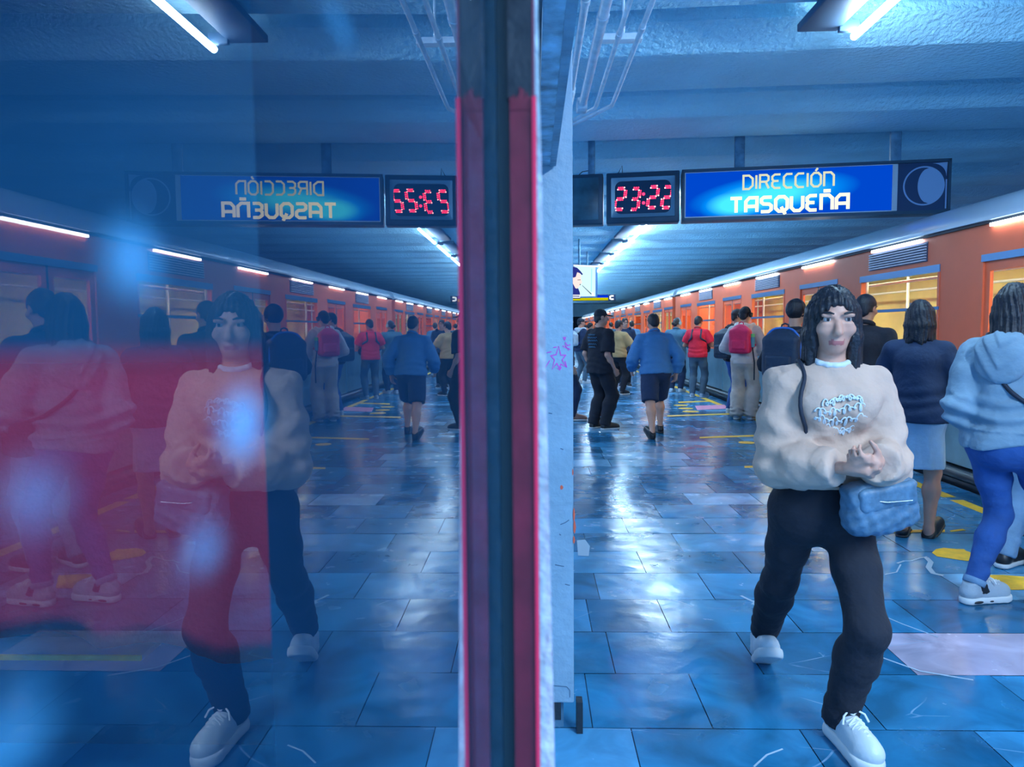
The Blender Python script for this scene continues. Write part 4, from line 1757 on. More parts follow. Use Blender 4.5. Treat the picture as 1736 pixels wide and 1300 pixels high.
    def hand_shape(self, f, sd, k=.012):
        s = self.s * (1.0 if not self.fem else .93)
        a, e, w_ = self.arms[sd]
        off, pole, pn, curl = self.hand[sd][:4]
        hdir = self.hand[sd][4] if len(self.hand[sd]) > 4 else None
        d = (w_ - e) / np.linalg.norm(w_ - e) if hdir is None else np.asarray(hdir, float) / np.linalg.norm(hdir)
        pn = np.asarray(pn, float)
        pn = pn - d * (pn @ d)
        pn = pn / np.linalg.norm(pn)
        sx = np.cross(d, pn)      # across the palm
        R = np.stack([sx, d, pn], 1)
        f.cone(w_, w_ + d * .03 * s, .026 * s, .028 * s, k, flat=(pn, .72))
        f.box(w_ + d * .055 * s, (.031 * s, .034 * s, .006 * s), .009 * s, R, .016)
        # thumb side: towards the front of the body when the arm hangs
        ts = sd if True else 1
        tdir = sx * (-1 if (sx @ V3(0, 1, .3)) < 0 else 1)
        roots = [.028, .0095, -.0095, -.027]
        lens = [.070, .078, .072, .056]
        for i in range(4):
            p = w_ + d * (.086 - (.003 if i in (0, 3) else 0)) * s + tdir * roots[i] * s
            ang = 0
            for j, fr in enumerate((.44, .31, .25)):
                ang += curl * (.9 if j else .55) * (1 + .12 * i)
                dd = d * math.cos(ang) + pn * math.sin(ang) + tdir * (.05 - .035 * i)
                dd = dd / np.linalg.norm(dd)
                q = p + dd * lens[i] * fr * s
                f.cone(p, q, (.0088 - .0008 * j) * s, (.0082 - .0009 * j) * s, .004)
                p = q
        p = w_ + d * .022 * s + tdir * .026 * s
        for j, (L, r) in enumerate(((.042, .0125), (.030, .0105), (.024, .009))):
            dd = d * (.72 + .1 * j) + tdir * (.62 - .25 * j) + pn * (.30 + .16 * j + curl * .25)
            dd = dd / np.linalg.norm(dd)
            q = p + dd * L * s
            f.cone(p, q, r * s, r * .9 * s, .006 if j else .014)
            p = q

    def head_shape(self, f):
        c, R, s = self.head, self.Rh, self.hs
        L = lambda x, y, z: c + R @ (V3(x, y, z) * s)
        f.cone(self.neck - self.up * .05, L(0, -.018, -.055), .062 * s, .053 * s, .03)
        f.ell(L(0, -.012, .022), V3(.074, .094, .090) * s, R, .02)
        f.ell(L(0, .022, -.045), V3(.056, .066, .066) * s, R, .03)
        f.ell(L(0, .052, -.092), V3(.026, .024, .020) * s, R, .03)
        f.cone(L(0, .082, .006), L(0, .106, -.034), .009 * s, .014 * s, .012)
        f.ell(L(0, .097, -.038), V3(.018, .011, .009) * s, R, .008)
        for q in (1, -1):
            f.ell(L(q * .034, .090, .012), V3(.019, .012, .012) * s, R, .012, 's')
            f.ell(L(q * .034, .083, .025), V3(.024, .012, .010) * s, R, .008)
            f.ell(L(q * .034, .079, -.004), V3(.020, .010, .006) * s, R, .006)
            f.ell(L(q * .042, .062, -.028), V3(.024, .022, .020) * s, R, .02)
            f.ell(L(q * .074, -.008, -.006), V3(.010, .020, .032) * s, R, .006)
            f.ell(L(q * .081, -.004, -.004), V3(.006, .011, .018) * s, R, .004, 's')
        f.ell(L(0, .084, -.066), V3(.024, .010, .0065) * s, R, .006)
        f.ell(L(0, .081, -.077), V3(.020, .010, .0075) * s, R, .006)
        f.ell(L(0, .094, -.0712), V3(.024, .010, .0016) * s, R, .004, 's')

    def shape(self):
        f = Field()
        self.torso(f, -.012)
        for sd in (1, -1):
            self.limb_leg(f, sd, -.004)
            Rf, ball = self.feet[sd]
            s = self.s
            an = self.legs[sd][2]
            f.cone(an, ball + Rf @ V3(0, -.14 * s, .035 * s), .034 * s, .028 * s, .02)
            f.cone(ball + Rf @ V3(0, -.12 * s, .040 * s), ball + Rf @ V3(0, .05 * s, .026 * s), .028 * s, .018 * s, .03)
            self.limb_arm(f, sd, -.006, 2.0)
            self.hand_shape(f, sd)
        self.head_shape(f)
        return f


REST = {1: ((.05, .03, -.52), (.3, -1, 0), (-1, 0, 0), .35), -1: ((-.05, .03, -.52), (-.3, -1, 0), (1, 0, 0), .35)}
STAND = {1: (.10, 0, 0, -.15, 0), -1: (-.10, 0, 0, .15, 0)}


def cloth(name, col, rough=.85, bump=.35, bscale=120, vary=.08, vscale=9, sheen=0.0):
    return mat(name, col, rough, .30, 18, vary=vary, vscale=vscale, bdist=.03, sheen=sheen, detail=3)


def skinmat(name, col):
    m = mat(name, col, .5, .15, 180, vary=.06, vscale=14, bdist=.002)
    b = m.node_tree.nodes['Principled BSDF']
    b.inputs['Subsurface Weight'].default_value = .12
    b.inputs['Subsurface Radius'].default_value = (.02, .008, .004)
    return m


SK = {'a': skinmat('skin_light', (.58, .31, .23)), 'b': skinmat('skin_tan', (.50, .27, .19)), 'lip': mat('lips', (.42, .13, .12), .4)}
HAIR = mat('black_hair', (.010, .012, .020), .48, .7, 90, vary=.3, vscale=30, bdist=.006)
EYEW = mat('eye_white', (.42, .40, .40), .25)
EYED = mat('iris_dark', (.02, .012, .01), .15)


def person(label, at, head_to, B, res, skin, top=None, bottom=None, shoes=None, hair=None, extra=None, face=False):
    """at: floor point; head_to: direction the body faces, degrees from straight down the platform, + to the left"""
    root = empty('person', (at[0], at[1], 0), math.radians(head_to))
    tag(root, label, 'person')
    s = B.s
    seed = len(label)

    # body with lips coloured
    def colour(c):
        p = (c - B.head) @ B.Rh / B.hs
        lips = (np.abs(p[:, 0]) < .026 - .2 * np.abs(p[:, 2] + .071)) & (p[:, 1] > .062) & (np.abs(p[:, 2] + .0715) < .0095)
        return lips.astype(int)
    fmesh('body', B.shape(), res, [skin, SK['lip']], root, None, colour)
    if face:
        for q in (1, -1):
            mb = MB()
            c = B.head + B.Rh @ (V3(q * .034, .0740, .010) * B.hs)
            bm = bmesh.new()
            bmesh.ops.create_uvsphere(bm, u_segments=14, v_segments=10, radius=.0125 * B.hs)
            fw = B.Rh @ V3(0, 1, 0)
            bm.verts.index_update()
            fs = [[v.index for v in f.verts] for f in bm.faces]
            vs = [Vector(c) + v.co for v in bm.verts]
            for f_ in fs:
                m_ = sum((vs[i] for i in f_), Vector()) / len(f_) - Vector(c)
                mb.add([vs[i] for i in f_], [tuple(range(len(f_)))], 1 if m_.normalized().dot(Vector(fw)) > .86 else 0, True)
            bm.free()
            mb.build('eye', [EYEW, EYED], root)
            bw = MB()
            bw.tube([tuple(B.Rh @ (V3(q * x, y, z) * B.hs) + B.head) for x, y, z in ((.016, .0985, .030), (.030, .0975, .0355), (.044, .089, .035), (.055, .076, .028))], [.0028, .0040, .0036, .0018], 6)
            bw.build('eyebrow', HAIR, root)
    if bottom:
        f = Field()
        kind = bottom['kind']
        g = bottom.get('grow', .012)
        b = B.bulk
        waist = B.hip + B.up * bottom.get('waist', .07) * s
        if bottom.get('waist'):
            f.ell(B.belly, ((.146 if not B.fem else .134) * s * b + g, .110 * s * b + g, .16 * s), None, .05)
        if kind in ('trousers', 'shorts'):
            f.ell(B.hip, (.172 * s * b + g, .122 * s * b + g, .14 * s), None, .05)
            if B.fem:
                f.ell(B.hip + V3(0, -.035, -.03) * s, (.158 * s * b + g, .110 * s * b + g, .115 * s + g), None, .05)
            for sd in (1, -1):
                B.limb_leg(f, sd, g, 2.0 if kind == 'trousers' else 1.0, .035, bottom.get('flare', 0))
            f.plane(waist, B.up)
            if kind == 'trousers':
                f.wrinkle(folds(seed, bottom.get('amp', .003), 60, 6, (.5, .5, 1.2)))
                for sd in (1, -1):
                    hj, kn, an = B.legs[sd]
                    an_h = an - kn
                    f.wrinkle(lambda X, Y, Z, an=an, kn=kn: bottom.get('stack', .0035) * np.sin((Z - an[2]) * 95 + 2.6 * np.sin((X - an[0]) * 26 + Z * 14) + Y * 30) * (.5 + .5 * np.sin(X * 31 + Z * 17 + Y * 23)) * np.clip(1 - np.abs(Z - an[2] - .06) / .16, 0, 1))
                    d = (an - kn) / np.linalg.norm(an - kn)
                    f.cut(an - d * bottom.get('cuff', .0) * s, d, .085 + bottom.get('flare', 0), .12)
                fmesh('trousers', f, res * bottom.get('rs', 1.2), bottom['mat'], root)
                if bottom.get('turnup') is not None:
                    for sd in (1, -1):
                        hj, kn, an = B.legs[sd]
                        d = (an - kn) / np.linalg.norm(an - kn)
                        e = an - d * bottom.get('cuff', 0) * s
                        mb = MB()
                        mb.tube([tuple(e - d * .028), tuple(e - d * .026), tuple(e + d * .002), tuple(e + d * .004)], [.052 * s, .055 * s, .053 * s, .049 * s], 20)
                        mb.build('turn_up', bottom['turnup'], root)
            else:
                for sd in (1, -1):
                    hj, kn, an = B.legs[sd]
                    f.cone(hj + (kn - hj) * .3, kn, .10 * s * b, .085 * s * b + g, .04)
                    d = (kn - hj) / np.linalg.norm(kn - hj)
                f.wrinkle(folds(seed, .004, 50))
                for sd in (1, -1):
                    hj, kn, an = B.legs[sd]
                    d = (kn - hj) / np.linalg.norm(kn - hj)
                    f.cut(kn - d * .02, d, .13, .15)
                fmesh('shorts', f, res * 1.25, bottom['mat'], root)
        elif kind == 'skirt':
            hem = bottom.get('hem', .29) * B.h
            top_ = B.hip + V3(0, 0, .10 * s)
            f.ell(B.hip, (.18 * s * b + g, .13 * s * b + g, .15 * s), None, .05)
            f.cone(B.hip + V3(0, 0, .05), (B.hip[0], B.hip[1], hem - .03), .165 * s * b, .190 * s * b, .05, 'u', (V3(0, 1, 0), .72))
            f.wrinkle(lambda X, Y, Z: .006 * np.sin(np.arctan2(Y - B.hip[1], X - B.hip[0]) * 11 + Z * 3) * np.clip((B.hip[2] - Z) * 2, 0, 1))
            f.plane((0, 0, hem), (0, 0, -1))
            f.plane(waist, B.up)
            fmesh('skirt', f, res * 1.25, bottom['mat'], root)
    if top:
        f = Field()
        g = top.get('grow', .012)
        b = B.bulk
        hemz = top.get('hem', .02)      # below hip joint centre
        up = B.up
        fl = top.get('flare', .0)
        fw = np.cross(up, B.rt)
        R = np.stack([B.rt, fw, up], 1)
        up_to = top.get('sleeve', 1.95)
        tf = Field()
        B.torso(tf, g, .04)
        tf.cone(B.belly, B.hip - up * (hemz + .02), .150 * s * b + g, (.168 if not B.fem else .176) * s * b + g + fl, .06, 'u', (fw, .76))
        hp = B.hip - up * hemz
        if top.get('rib'):
            tf.wrinkle(lambda X, Y, Z: .012 * np.clip((-hemz + .062 - ((X - B.hip[0]) * up[0] + (Y - B.hip[1]) * up[1] + (Z - B.hip[2]) * up[2])) * 120, 0, 1))
        tf.plane(hp, -up + np.asarray(top.get('hemtilt', (0, 0, 0)), float))
        if top.get('strap'):
            from mathutils.bvhtree import BVHTree
            tv, tq = tf.mesh(.012)
            B.bvh = BVHTree.FromPolygons(tv.tolist(), tq.tolist())
        for sd in (1, -1):
            B.limb_arm(f, sd, g + top.get('sgrow', .004), up_to, .02, top.get('sloose', .006))
            a, e, w_ = B.arms[sd]
            if up_to <= 1:
                f.cut(a + (e - a) * (up_to - .05), e - a, .085 * s * b + g, .10)
            else:
                f.cut(e + (w_ - e) * (up_to - 1.02), w_ - e, .062 * s + g, .07)
        tf.merge(f, .025)
        f = tf
        f.wrinkle(folds(seed + 3, top.get('amp', .0035), top.get('freq', 42), 6, (1, 1, 1)))
        if top.get('ripples', True):
            for sd in (1, -1):
                a, e, w_ = B.arms[sd]
                f.wrinkle(lambda X, Y, Z, e=e: .005 * np.sin((X * .6 + Y * .5 + Z) * 130 + 2 * np.sin(X * 30)) * np.clip(1 - np.sqrt((X - e[0]) ** 2 + (Y - e[1]) ** 2 + (Z - e[2]) ** 2) / .11, 0, 1))
            f.wrinkle(lambda X, Y, Z: top.get('hemfold', .006) * np.sin((Z - hp[2]) * 75 + 3.0 * np.sin(X * 9 + seed) + Y * 9) * np.clip(1 - np.abs(Z - hp[2] - .14) / .13, 0, 1))
        f.cut(B.neck + up * top.get('collar', .012), up + fw * .30, .085, .12)
        fmesh(top.get('name', 'shirt'), f, res * top.get('rs', 1.2), top['mat'], root)
        if top.get('hood'):
            hf = Field()
            fw = np.cross(up, B.rt)
            n0 = B.neck - up * top.get('hooddrop', .015)
            pts = []
            for t in np.linspace(-1, 1, 13):
                a = math.pi * (.5 + .62 * t)
                pts.append(n0 + B.rt * math.cos(a) * .125 * s * b * 1.0 + (-fw) * math.sin(a) * .125 * s + up * (.012 - .045 * math.sin(max(a, 0)) * 1.0) + fw * .02)
            for p, q_ in zip(pts[:-1], pts[1:]):
                hf.cone(p, q_, .033 * s, .033 * s, .02)
            hl = top.get('hoodlen', .20) * s
            hf.ell(n0 - fw * .115 * s - up * (.055 * s), (.128 * s, .052 * s, hl * .60), R @ rotx(-.22), .05)
            hf.ell(n0 - fw * .07 * s - up * (.01 * s), (.11 * s, .07 * s, .05 * s), R, .04)

            def drape(X, Y, Z):
                x = (X - n0[0]) * B.rt[0] + (Y - n0[1]) * B.rt[1]
                z = (Z - n0[2]) - 1.1 * np.abs(x)
                back = np.clip(-((X - n0[0]) * fw[0] + (Y - n0[1]) * fw[1]) * 14, 0, 1)
                w_ = np.sin(z * 58 + 1.6 * np.sin(x * 17 + .5) + 9 * x)
                return -(w_ * .5 - (1 - np.abs(np.sin((z * 58 + 1.6 * np.sin(x * 17 + .5) + 9 * x) * .5))) ** 3) * .0055 * back
            hf.wrinkle(drape)
            fmesh('hood', hf, res, top.get('hoodmat', top['mat']), root)
        if top.get('collarband'):
            cf = Field()
            fw = np.cross(up, B.rt)
            n0 = B.neck + up * .004
            for i in range(16):
                a, c = i * math.pi / 8, (i + 1) * math.pi / 8
                pt = lambda q_: n0 + B.rt * math.cos(q_) * .068 * s + fw * (math.sin(q_) * .066 * s + .004) + up * (.012 - .024 * math.sin(q_)) * s
                cf.cone(pt(a), pt(c), top['collarband'], top['collarband'], .006)
            fmesh('collar', cf, res * .9, top.get('collarmat', top['mat']), root)
    if shoes:
        for sd in (1, -1):
            Rf, ball = B.feet[sd]
            T = (Rf, ball)
            hs = shoes.get('sole', .026) * s
            hr = min(res, .007) * (1 if res < .009 else 1.3)
            f = Field()
            hgt = .062 * s
            f.cone((0, -.145 * s, hs + .02), (0, .07 * s, hs + .012), .037 * s, .043 * s, .02)
            f.cone((0, -.05 * s, hs), (sd * -.008 * s, .045 * s, hs), .037 * s, .045 * s, .02)
            f.cone((0, -.135 * s, hs + .03), (0, -.125 * s, hs + .085 * s), .038 * s, .039 * s, .03)
            f.cone((0, -.11 * s, hs + .075 * s), (0, .035 * s, hs + .035 * s), .034 * s, .030 * s, .03)
            f.plane((0, 0, hs * .7), (0, 0, -1))
            f.plane((0, -.13 * s, hs + shoes.get('top', .085) * s), (0, -.35, 1))
            up_o = fmesh('shoe', f, hr, shoes['mat'], root, T)
            g_ = Field()
            g_.cone((0, -.145 * s, hs / 2), (sd * -.004 * s, .065 * s, hs / 2), .043 * s, .050 * s, .01)
            g_.cone((0, -.03 * s, hs / 2), (sd * -.010 * s, .05 * s, hs / 2), .043 * s, .051 * s, .02)
            g_.plane((0, 0, hs), (0, 0, 1), .003)
            g_.plane((0, 0, .001), (0, 0, -1), .003)
            so = fmesh('sole', g_, hr, shoes.get('solemat', shoes['mat']), up_o, T)
            if shoes.get('laces'):
                mb = MB()
                for k in range(5):
                    y = -.034 + .019 * k
                    zz = hs + (.1105 - (y + .11) * .303) * s
                    for a in (1, -1):
                        p0 = V3(-a * .028, y, zz / s - .016) * s
                        p1 = V3(0, y + .010, zz / s + .002) * s
                        p2 = V3(a * .028, y + .018, zz / s - .020) * s
                        mb.tube([tuple(Rf @ p + ball) for p in (p0, p1, p2)], .0046, 6)
                for a in (1, -1):
                    pts = [V3(0, -.036, .092), V3(a * .020, -.040, .104), V3(a * .040, -.030, .094), V3(a * .050, -.020, .070)]
                    mb.tube([tuple(Rf @ (p * s + V3(0, 0, hs)) + ball) for p in pts], .0036, 6)
                mb.build('laces', shoes['lacemat'], up_o)
            if shoes.get('stripe'):
                sp = Field()
                sp.cone((0, -.145 * s, hs + .02), (0, .07 * s, hs + .012), .0385 * s, .0445 * s, .02)
                sp.cone((0, -.135 * s, hs + .03), (0, -.125 * s, hs + .085 * s), .0395 * s, .0405 * s, .03)
                sp.cone((0, -.11 * s, hs + .075 * s), (0, .035 * s, hs + .035 * s), .0355 * s, .0315 * s, .03)
                sp.plane((0, -.02 * s, 0), (0, 1, .35))
                sp.plane((0, -.075 * s, 0), (0, -1, -.35))
                sp.plane((0, 0, hs + .015), (0, 0, -1))
                sp.plane((0, 0, hs + .075 * s), (0, 0, 1))
                fmesh('stripe', sp, hr, shoes['stripe'], up_o, T)
                sp = Field()
                for yy in (-.12, -.03):
                    for xx in (-1, 1):
                        sp.ell((xx * .046 * s, yy * s, hs * .45), (.006, .030 * s, hs * .22), None, .002)
                fmesh('cushion', sp, .004, shoes['stripe'], so, T)
    if hair:
        T = (B.Rh, B.head)
        hs = B.hs
        f = Field()
        st = hair['style']
        thick = {'short': 1.07, 'bob': 1.12, 'long': 1.11, 'bun': 1.08, 'cap': 1.02, 'curly': 1.16}[st]
        f.ell(V3(0, -.014, .024) * hs, V3(.074, .096, .092) * hs * thick, None, .01)
        if st in ('short', 'cap', 'bun'):
            f.ell(V3(0, -.06, -.03) * hs, V3(.066, .045, .055) * hs, None, .02)
            f.ell(V3(0, .10, -.05) * hs, V3(.085, .095, .105) * hs, None, .015, 's')
            f.box(V3(0, .02, -.12) * hs, V3(.12, .07, .07) * hs, .01, None, .01, 's')
            f.wrinkle(folds(seed, .0022, 240, 6))
        if st == 'bun':
            f.ell(V3(*hair.get('bun', (0, -.11, .06))) * hs, V3(.045, .040, .04) * hs, None, .012)
        if st == 'curly':
            f.ell(V3(0, .10, -.05) * hs, V3(.075, .085, .100) * hs, None, .015, 's')
            f.wrinkle(folds(seed, .007, 110, 7))
        if st in ('bob', 'long'):
            L = hair.get('len', .20)
            n = 15
            for i in range(n):
                a = math.pi * (-.12 + 1.24 * i / (n - 1))
                x, y = math.cos(a), -math.sin(a)
                w_ = 1 + .05 * math.sin(i * 5.3)
                p0 = V3(x * .064, y * .080 - .012, .03) * hs
                p1 = V3(x * .076 * w_, y * .088 - .014, -.06) * hs
                p2 = V3(x * (.088 + .012 * math.sin(i * 3.1)), y * (.085 + hair.get('back', 0)) - .016, -.02 - L * (.92 + .10 * math.sin(i * 4.7))) * hs
                f.cone(p0, p1, .026 * hs, .025 * hs, .018)
                f.cone(p1, p2, .025 * hs, .013 * hs, .014)
            f.ell(V3(0, -.03, -.06) * hs, V3(.07, .06, .09) * hs, None, .02)
            f.ell(V3(0, .112, -.045) * hs, V3(.066, .085, .110) * hs, None, .02, 's')
            f.wrinkle(lambda X, Y, Z: .0032 * np.sin(np.arctan2(X, -Y - .01) * 26 + 2.5 * np.sin(Z * 16) + 9 * Z) * np.clip(1.2 - np.abs(Z) * 0, .2, 1)
                      + .0018 * np.sin(np.arctan2(X, -Y - .01) * 61 + 4 * np.sin(Z * 11)))
        fmesh('hair', f, hair.get('res', min(res, .008)), hair.get('mat', HAIR), root, T)
        if hair.get('cap') is not None:
            f = Field()
            f.ell(V3(0, -.012, .034) * hs, V3(.080, .101, .092) * hs, None, .01)
            f.plane(V3(0, 0, .022) * hs, (0, .12, -1))
            f.wrinkle(lambda X, Y, Z: .0012 * np.cos(np.arctan2(X, Y) * 6) - 0)
            cp = fmesh('cap', f, min(res, .008), hair['cap'], root, T)
            f = Field()
            br = hair.get('brim', 1)
            f.ell(V3(0, br * .105, .028) * hs, V3(.070, .075, .010) * hs, rotx(-.12 * br), .01)
            f.ell(V3(0, -.012, .034) * hs, V3(.076, .097, .088) * hs, None, .01, 's')
            fmesh('brim', f, min(res, .007), hair['cap'], cp, T)
        if hair.get('phones') is not None:
            mb = MB()
            pts = [(math.cos(a) * .090 * hs, -.005, .02 * hs + math.sin(a) * .105 * hs) for a in np.linspace(-.1, math.pi + .1, 16)]
            mb.tube([tuple(B.Rh @ V3(*p) + B.head) for p in pts], .009, 8)
            for q in (1, -1):
                p = V3(q * .082, -.005, -.002) * hs
                p2 = V3(q * .108, -.005, -.002) * hs
                mb.tube([tuple(B.Rh @ x + B.head) for x in (p, p2)], .036, 16)
            mb.build('headphones', hair['phones'], root)
    if extra:
        extra(root, B)
    return root


def world_of(root, p):
    a = root.rotation_euler[2]
    q = rotz(a) @ np.asarray(p, float)
    return (root.location[0] + q[0], root.location[1] + q[1], root.location[2] + q[2])


def worn(name, root, off, label, cat, group=None):
    """a thing of its own, carried by a person: local frame = the person's, moved to off"""
    o = empty(name, world_of(root, off), root.rotation_euler[2])
    return tag(o, label, cat, group)


def backpack(root, B, label, m, mp, size=(.15, .09, .22), off=(0, 0, 0), res=.008, rim=None, bottle=False, front=False):
    s = B.s
    up = B.up
    fw = np.cross(up, B.rt)
    sg = 1 if front else -1
    c = B.chest + up * (off[2] - .01) + fw * sg * ((.112 * B.bulk) * s + size[1] + .018 + off[1]) + B.rt * off[0]
    base = c - up * (size[2] + .02)
    bp = worn('backpack', root, base, label, 'backpack')
    R = np.stack([B.rt, fw, up], 1)
    sh = -base
    f = Field()
    f.box(c - up * .04, (size[0] - .05, size[1] - .045, size[2] - .09), .05, R, .04)
    f.ell(c + up * (size[2] * .45), (size[0] * .82, size[1] * .85, size[2] * .52), R, .05)
    f.ell(c - up * size[2] * .5, (size[0], size[1] * 1.05, size[2] * .45), R, .05)
    f.wrinkle(folds(17, .004, 45, 6))
    T = (np.eye(3), sh)
    fmesh('bag', f, res, m, bp, T)
    f = Field()
    f.box(c - up * size[2] * .42 + fw * sg * size[1] * .92, (size[0] * .55, .012, size[2] * .22), .025, R, .02)
    f.wrinkle(folds(5, .003, 50, 5))
    fmesh('pocket', f, res, mp, bp, T)
    for q in (1, -1):
        mb = MB()
        a, p = B.sh[q], None
        inn = B.rt * (-q * .045)
        pts = [c + up * size[2] * .75 + B.rt * q * .06 - fw * sg * size[1] * .8,
               B.shc + B.rt * q * .088 * s + up * .052 * s - fw * .03, B.shc + B.rt * q * .092 * s + up * .035 * s + fw * -sg * .075,
               B.shc + B.rt * q * .098 * s - up * .10 * s + fw * -sg * .138 * B.bulk * s, B.chest + B.rt * q * .135 * B.bulk * s - up * .03 + fw * -sg * .10 * B.bulk,
               B.chest + B.rt * q * .178 * B.bulk * s - up * .09, c - up * size[2] * .8 + B.rt * q * size[0] * .8 - fw * sg * size[1] * .5]
        # smooth path
        P_ = []
        for i in range(len(pts) - 1):
            for t in np.linspace(0, 1, 6)[:-1]:
                p0, p1, p2, p3 = pts[max(i - 1, 0)], pts[i], pts[i + 1], pts[min(i + 2, len(pts) - 1)]
                P_.append(.5 * ((2 * p1) + (-p0 + p2) * t + (2 * p0 - 5 * p1 + 4 * p2 - p3) * t * t + (-p0 + 3 * p1 - 3 * p2 + p3) * t ** 3))
        P_.append(pts[-1])
        mb.tube([tuple(p + sh) for p in P_], .019, 8)
        mb.build('strap', mp, bp)
    mb = MB()
    pts = [c + up * (size[2] * .93) + B.rt * x - fw * sg * size[1] * .3 + up * z for x, z in ((-.035, 0), (-.03, .03), (0, .042), (.03, .03), (.035, 0))]
    mb.tube([tuple(p + sh) for p in pts], .008, 8)
    mb.build('handle', mp, bp)
    if rim is not None:
        mb = MB()
        pts = []
        for t in np.linspace(0, 2 * math.pi, 33):
            x, z = math.cos(t), math.sin(t)
            pts.append(c + B.rt * size[0] * 1.0 * np.sign(x) * abs(x) ** .7 + up * (size[2] * .96 * np.sign(z) * abs(z) ** .8 - .005) + fw * sg * size[1] * .28)
        mb.tube([tuple(p + sh) for p in pts], .010, 8)
        mb.build('piping', rim, bp)
    return bp


def strap_path(pts, n=6):
    P_ = []
    for i in range(len(pts) - 1):
        for t in np.linspace(0, 1, n + 1)[:-1]:
            p0, p1, p2, p3 = pts[max(i - 1, 0)], pts[i], pts[i + 1], pts[min(i + 2, len(pts) - 1)]
            P_.append(.5 * ((2 * p1) + (-p0 + p2) * t + (2 * p0 - 5 * p1 + 4 * p2 - p3) * t * t + (-p0 + 3 * p1 - 3 * p2 + p3) * t ** 3))
    P_.append(pts[-1])
    return P_


def onto(B, pts, lift=.008):
    """lays a path on the garment: each point moves out from the spine to just above the cloth"""
    out = []
    for p in pts:
        t = max(0.0, min(1.0, (p - B.hip) @ B.up / np.linalg.norm(B.shc - B.hip)))
        c = B.hip + (B.shc - B.hip) * min(t, .93)
        d = p - c
        n = np.linalg.norm(d)
        d = d / n
        hit = B.bvh.ray_cast(Vector(c + d * .9), Vector(-d))
        out.append(np.array(hit[0]) + d * lift if hit[0] is not None else p)
    return out

# ------------------------------------------------------------------ the people on the platform
C = dict(
    tan=cloth('tan_fleece', (.52, .37, .30)), black=cloth('black_cloth', (.010, .013, .024), .9), navy=cloth('navy_cloth', (.012, .03, .08)),
    grey=cloth('grey_hoodie_jersey', (.21, .33, .43), .9, .5, 160), jeans=cloth('blue_jeans', (.018, .085, .30), .85, .5, 220, .2, 6),
    palejeans=cloth('pale_jeans', (.16, .30, .48), .85, .5, 220, .2, 6), white=cloth('white_cloth', (.58, .66, .72)), red=cloth('red_polo', (.72, .012, .045), .8),
    cream=cloth('cream_hoodie', (.62, .57, .56)), khaki=cloth('khaki_twill', (.52, .45, .40), .85, .4, 120, .1), greyp=cloth('grey_trousers', (.07, .12, .17)),
    bluej=cloth('blue_jacket', (.05, .20, .44), .7), teal=cloth('teal_jacket', (.04, .14, .24), .7), magenta=cloth('magenta_pack', (.78, .02, .12), .6),
    dnavy=cloth('dark_pack', (.012, .028, .06), .6), rim=cloth('blue_piping', (.03, .16, .55), .5), yellowc=cloth('yellow_shirt', (.46, .29, .13)),
    skirt=cloth('pale_blue_skirt', (.36, .52, .68), .7), bag=cloth('quilted_blue_bag', (.07, .15, .24), .5, .6, 60, .3, 30), cap=cloth('black_cap', (.008, .012, .022), .7),
    strap=cloth('dark_strap', (.012, .02, .04), .7), royal=cloth('royal_blue', (.02, .05, .38), .7), tote=cloth('pale_tote', (.48, .56, .64), .7),
    green=cloth('green_cloth', (.05, .20, .08), .8))
SH_W = mat('white_leather', (.52, .60, .66), .45, .15, 60)
SH_B = mat('black_leather', (.012, .014, .02), .4)
SH_G = mat('grey_mesh_shoe', (.32, .40, .48), .6, .3, 200)
SOLE = mat('white_rubber_sole', (.56, .62, .66), .55)
LACE = mat('white_lace', (.64, .70, .74), .7)
GLASS = mat('spectacle_frame', (.01, .01, .012), .3)


def hang(out=.05, fwd=.03, down=-.52, curl=.35):
    return {1: ((out, fwd, down), (.3, -1, 0), (-1, 0, 0), curl), -1: ((-out, fwd, down), (-.3, -1, 0), (1, 0, 0), curl)}


def feet(w=.095, st=0.0, yaw=.15):
    return {1: (w, st, 0, -yaw, 0), -1: (-w, -st, 0, yaw, 0)}


def spot(px, py):
    g = G(px, py)
    return (g.x, g.y)


def shoe(m, solemat=None, **k):
    d = dict(mat=m, solemat=solemat or SOLE)
    d.update(k)
    return d


# --- 1. walking towards the camera, tan sweatshirt
def walker_extra(root, B):
    s = B.s
    up, rt = B.up, B.rt
    fw = np.cross(up, rt)
    # pale lettering band and script on the chest, following the cloth
    mb = MB()
    rng = random.Random(3)
    for row, (v0, u0, u1, amp) in enumerate(((.070, -.085, .080, .013), (.040, -.120, .115, .016), (.006, -.110, .120, .018), (-.028, -.075, .10, .014))):
        pts = []
        n = 120
        for i in range(n + 1):
            t = i / n
            u = u0 + (u1 - u0) * t + .008 * math.sin(i * .6 + row)
            v = v0 + amp * math.cos(i * .6 + row) * (.55 + .45 * math.sin(i * .23 + row * 2)) + .010 * math.sin(t * 5 + row)
            pts.append(B.chest + up * v + rt * u * .95 + fw * .2)
        mb.tube([tuple(p) for p in onto(B, pts, .0015)], .0028, 5)
    mb.build('chest_print', C['white'], root)


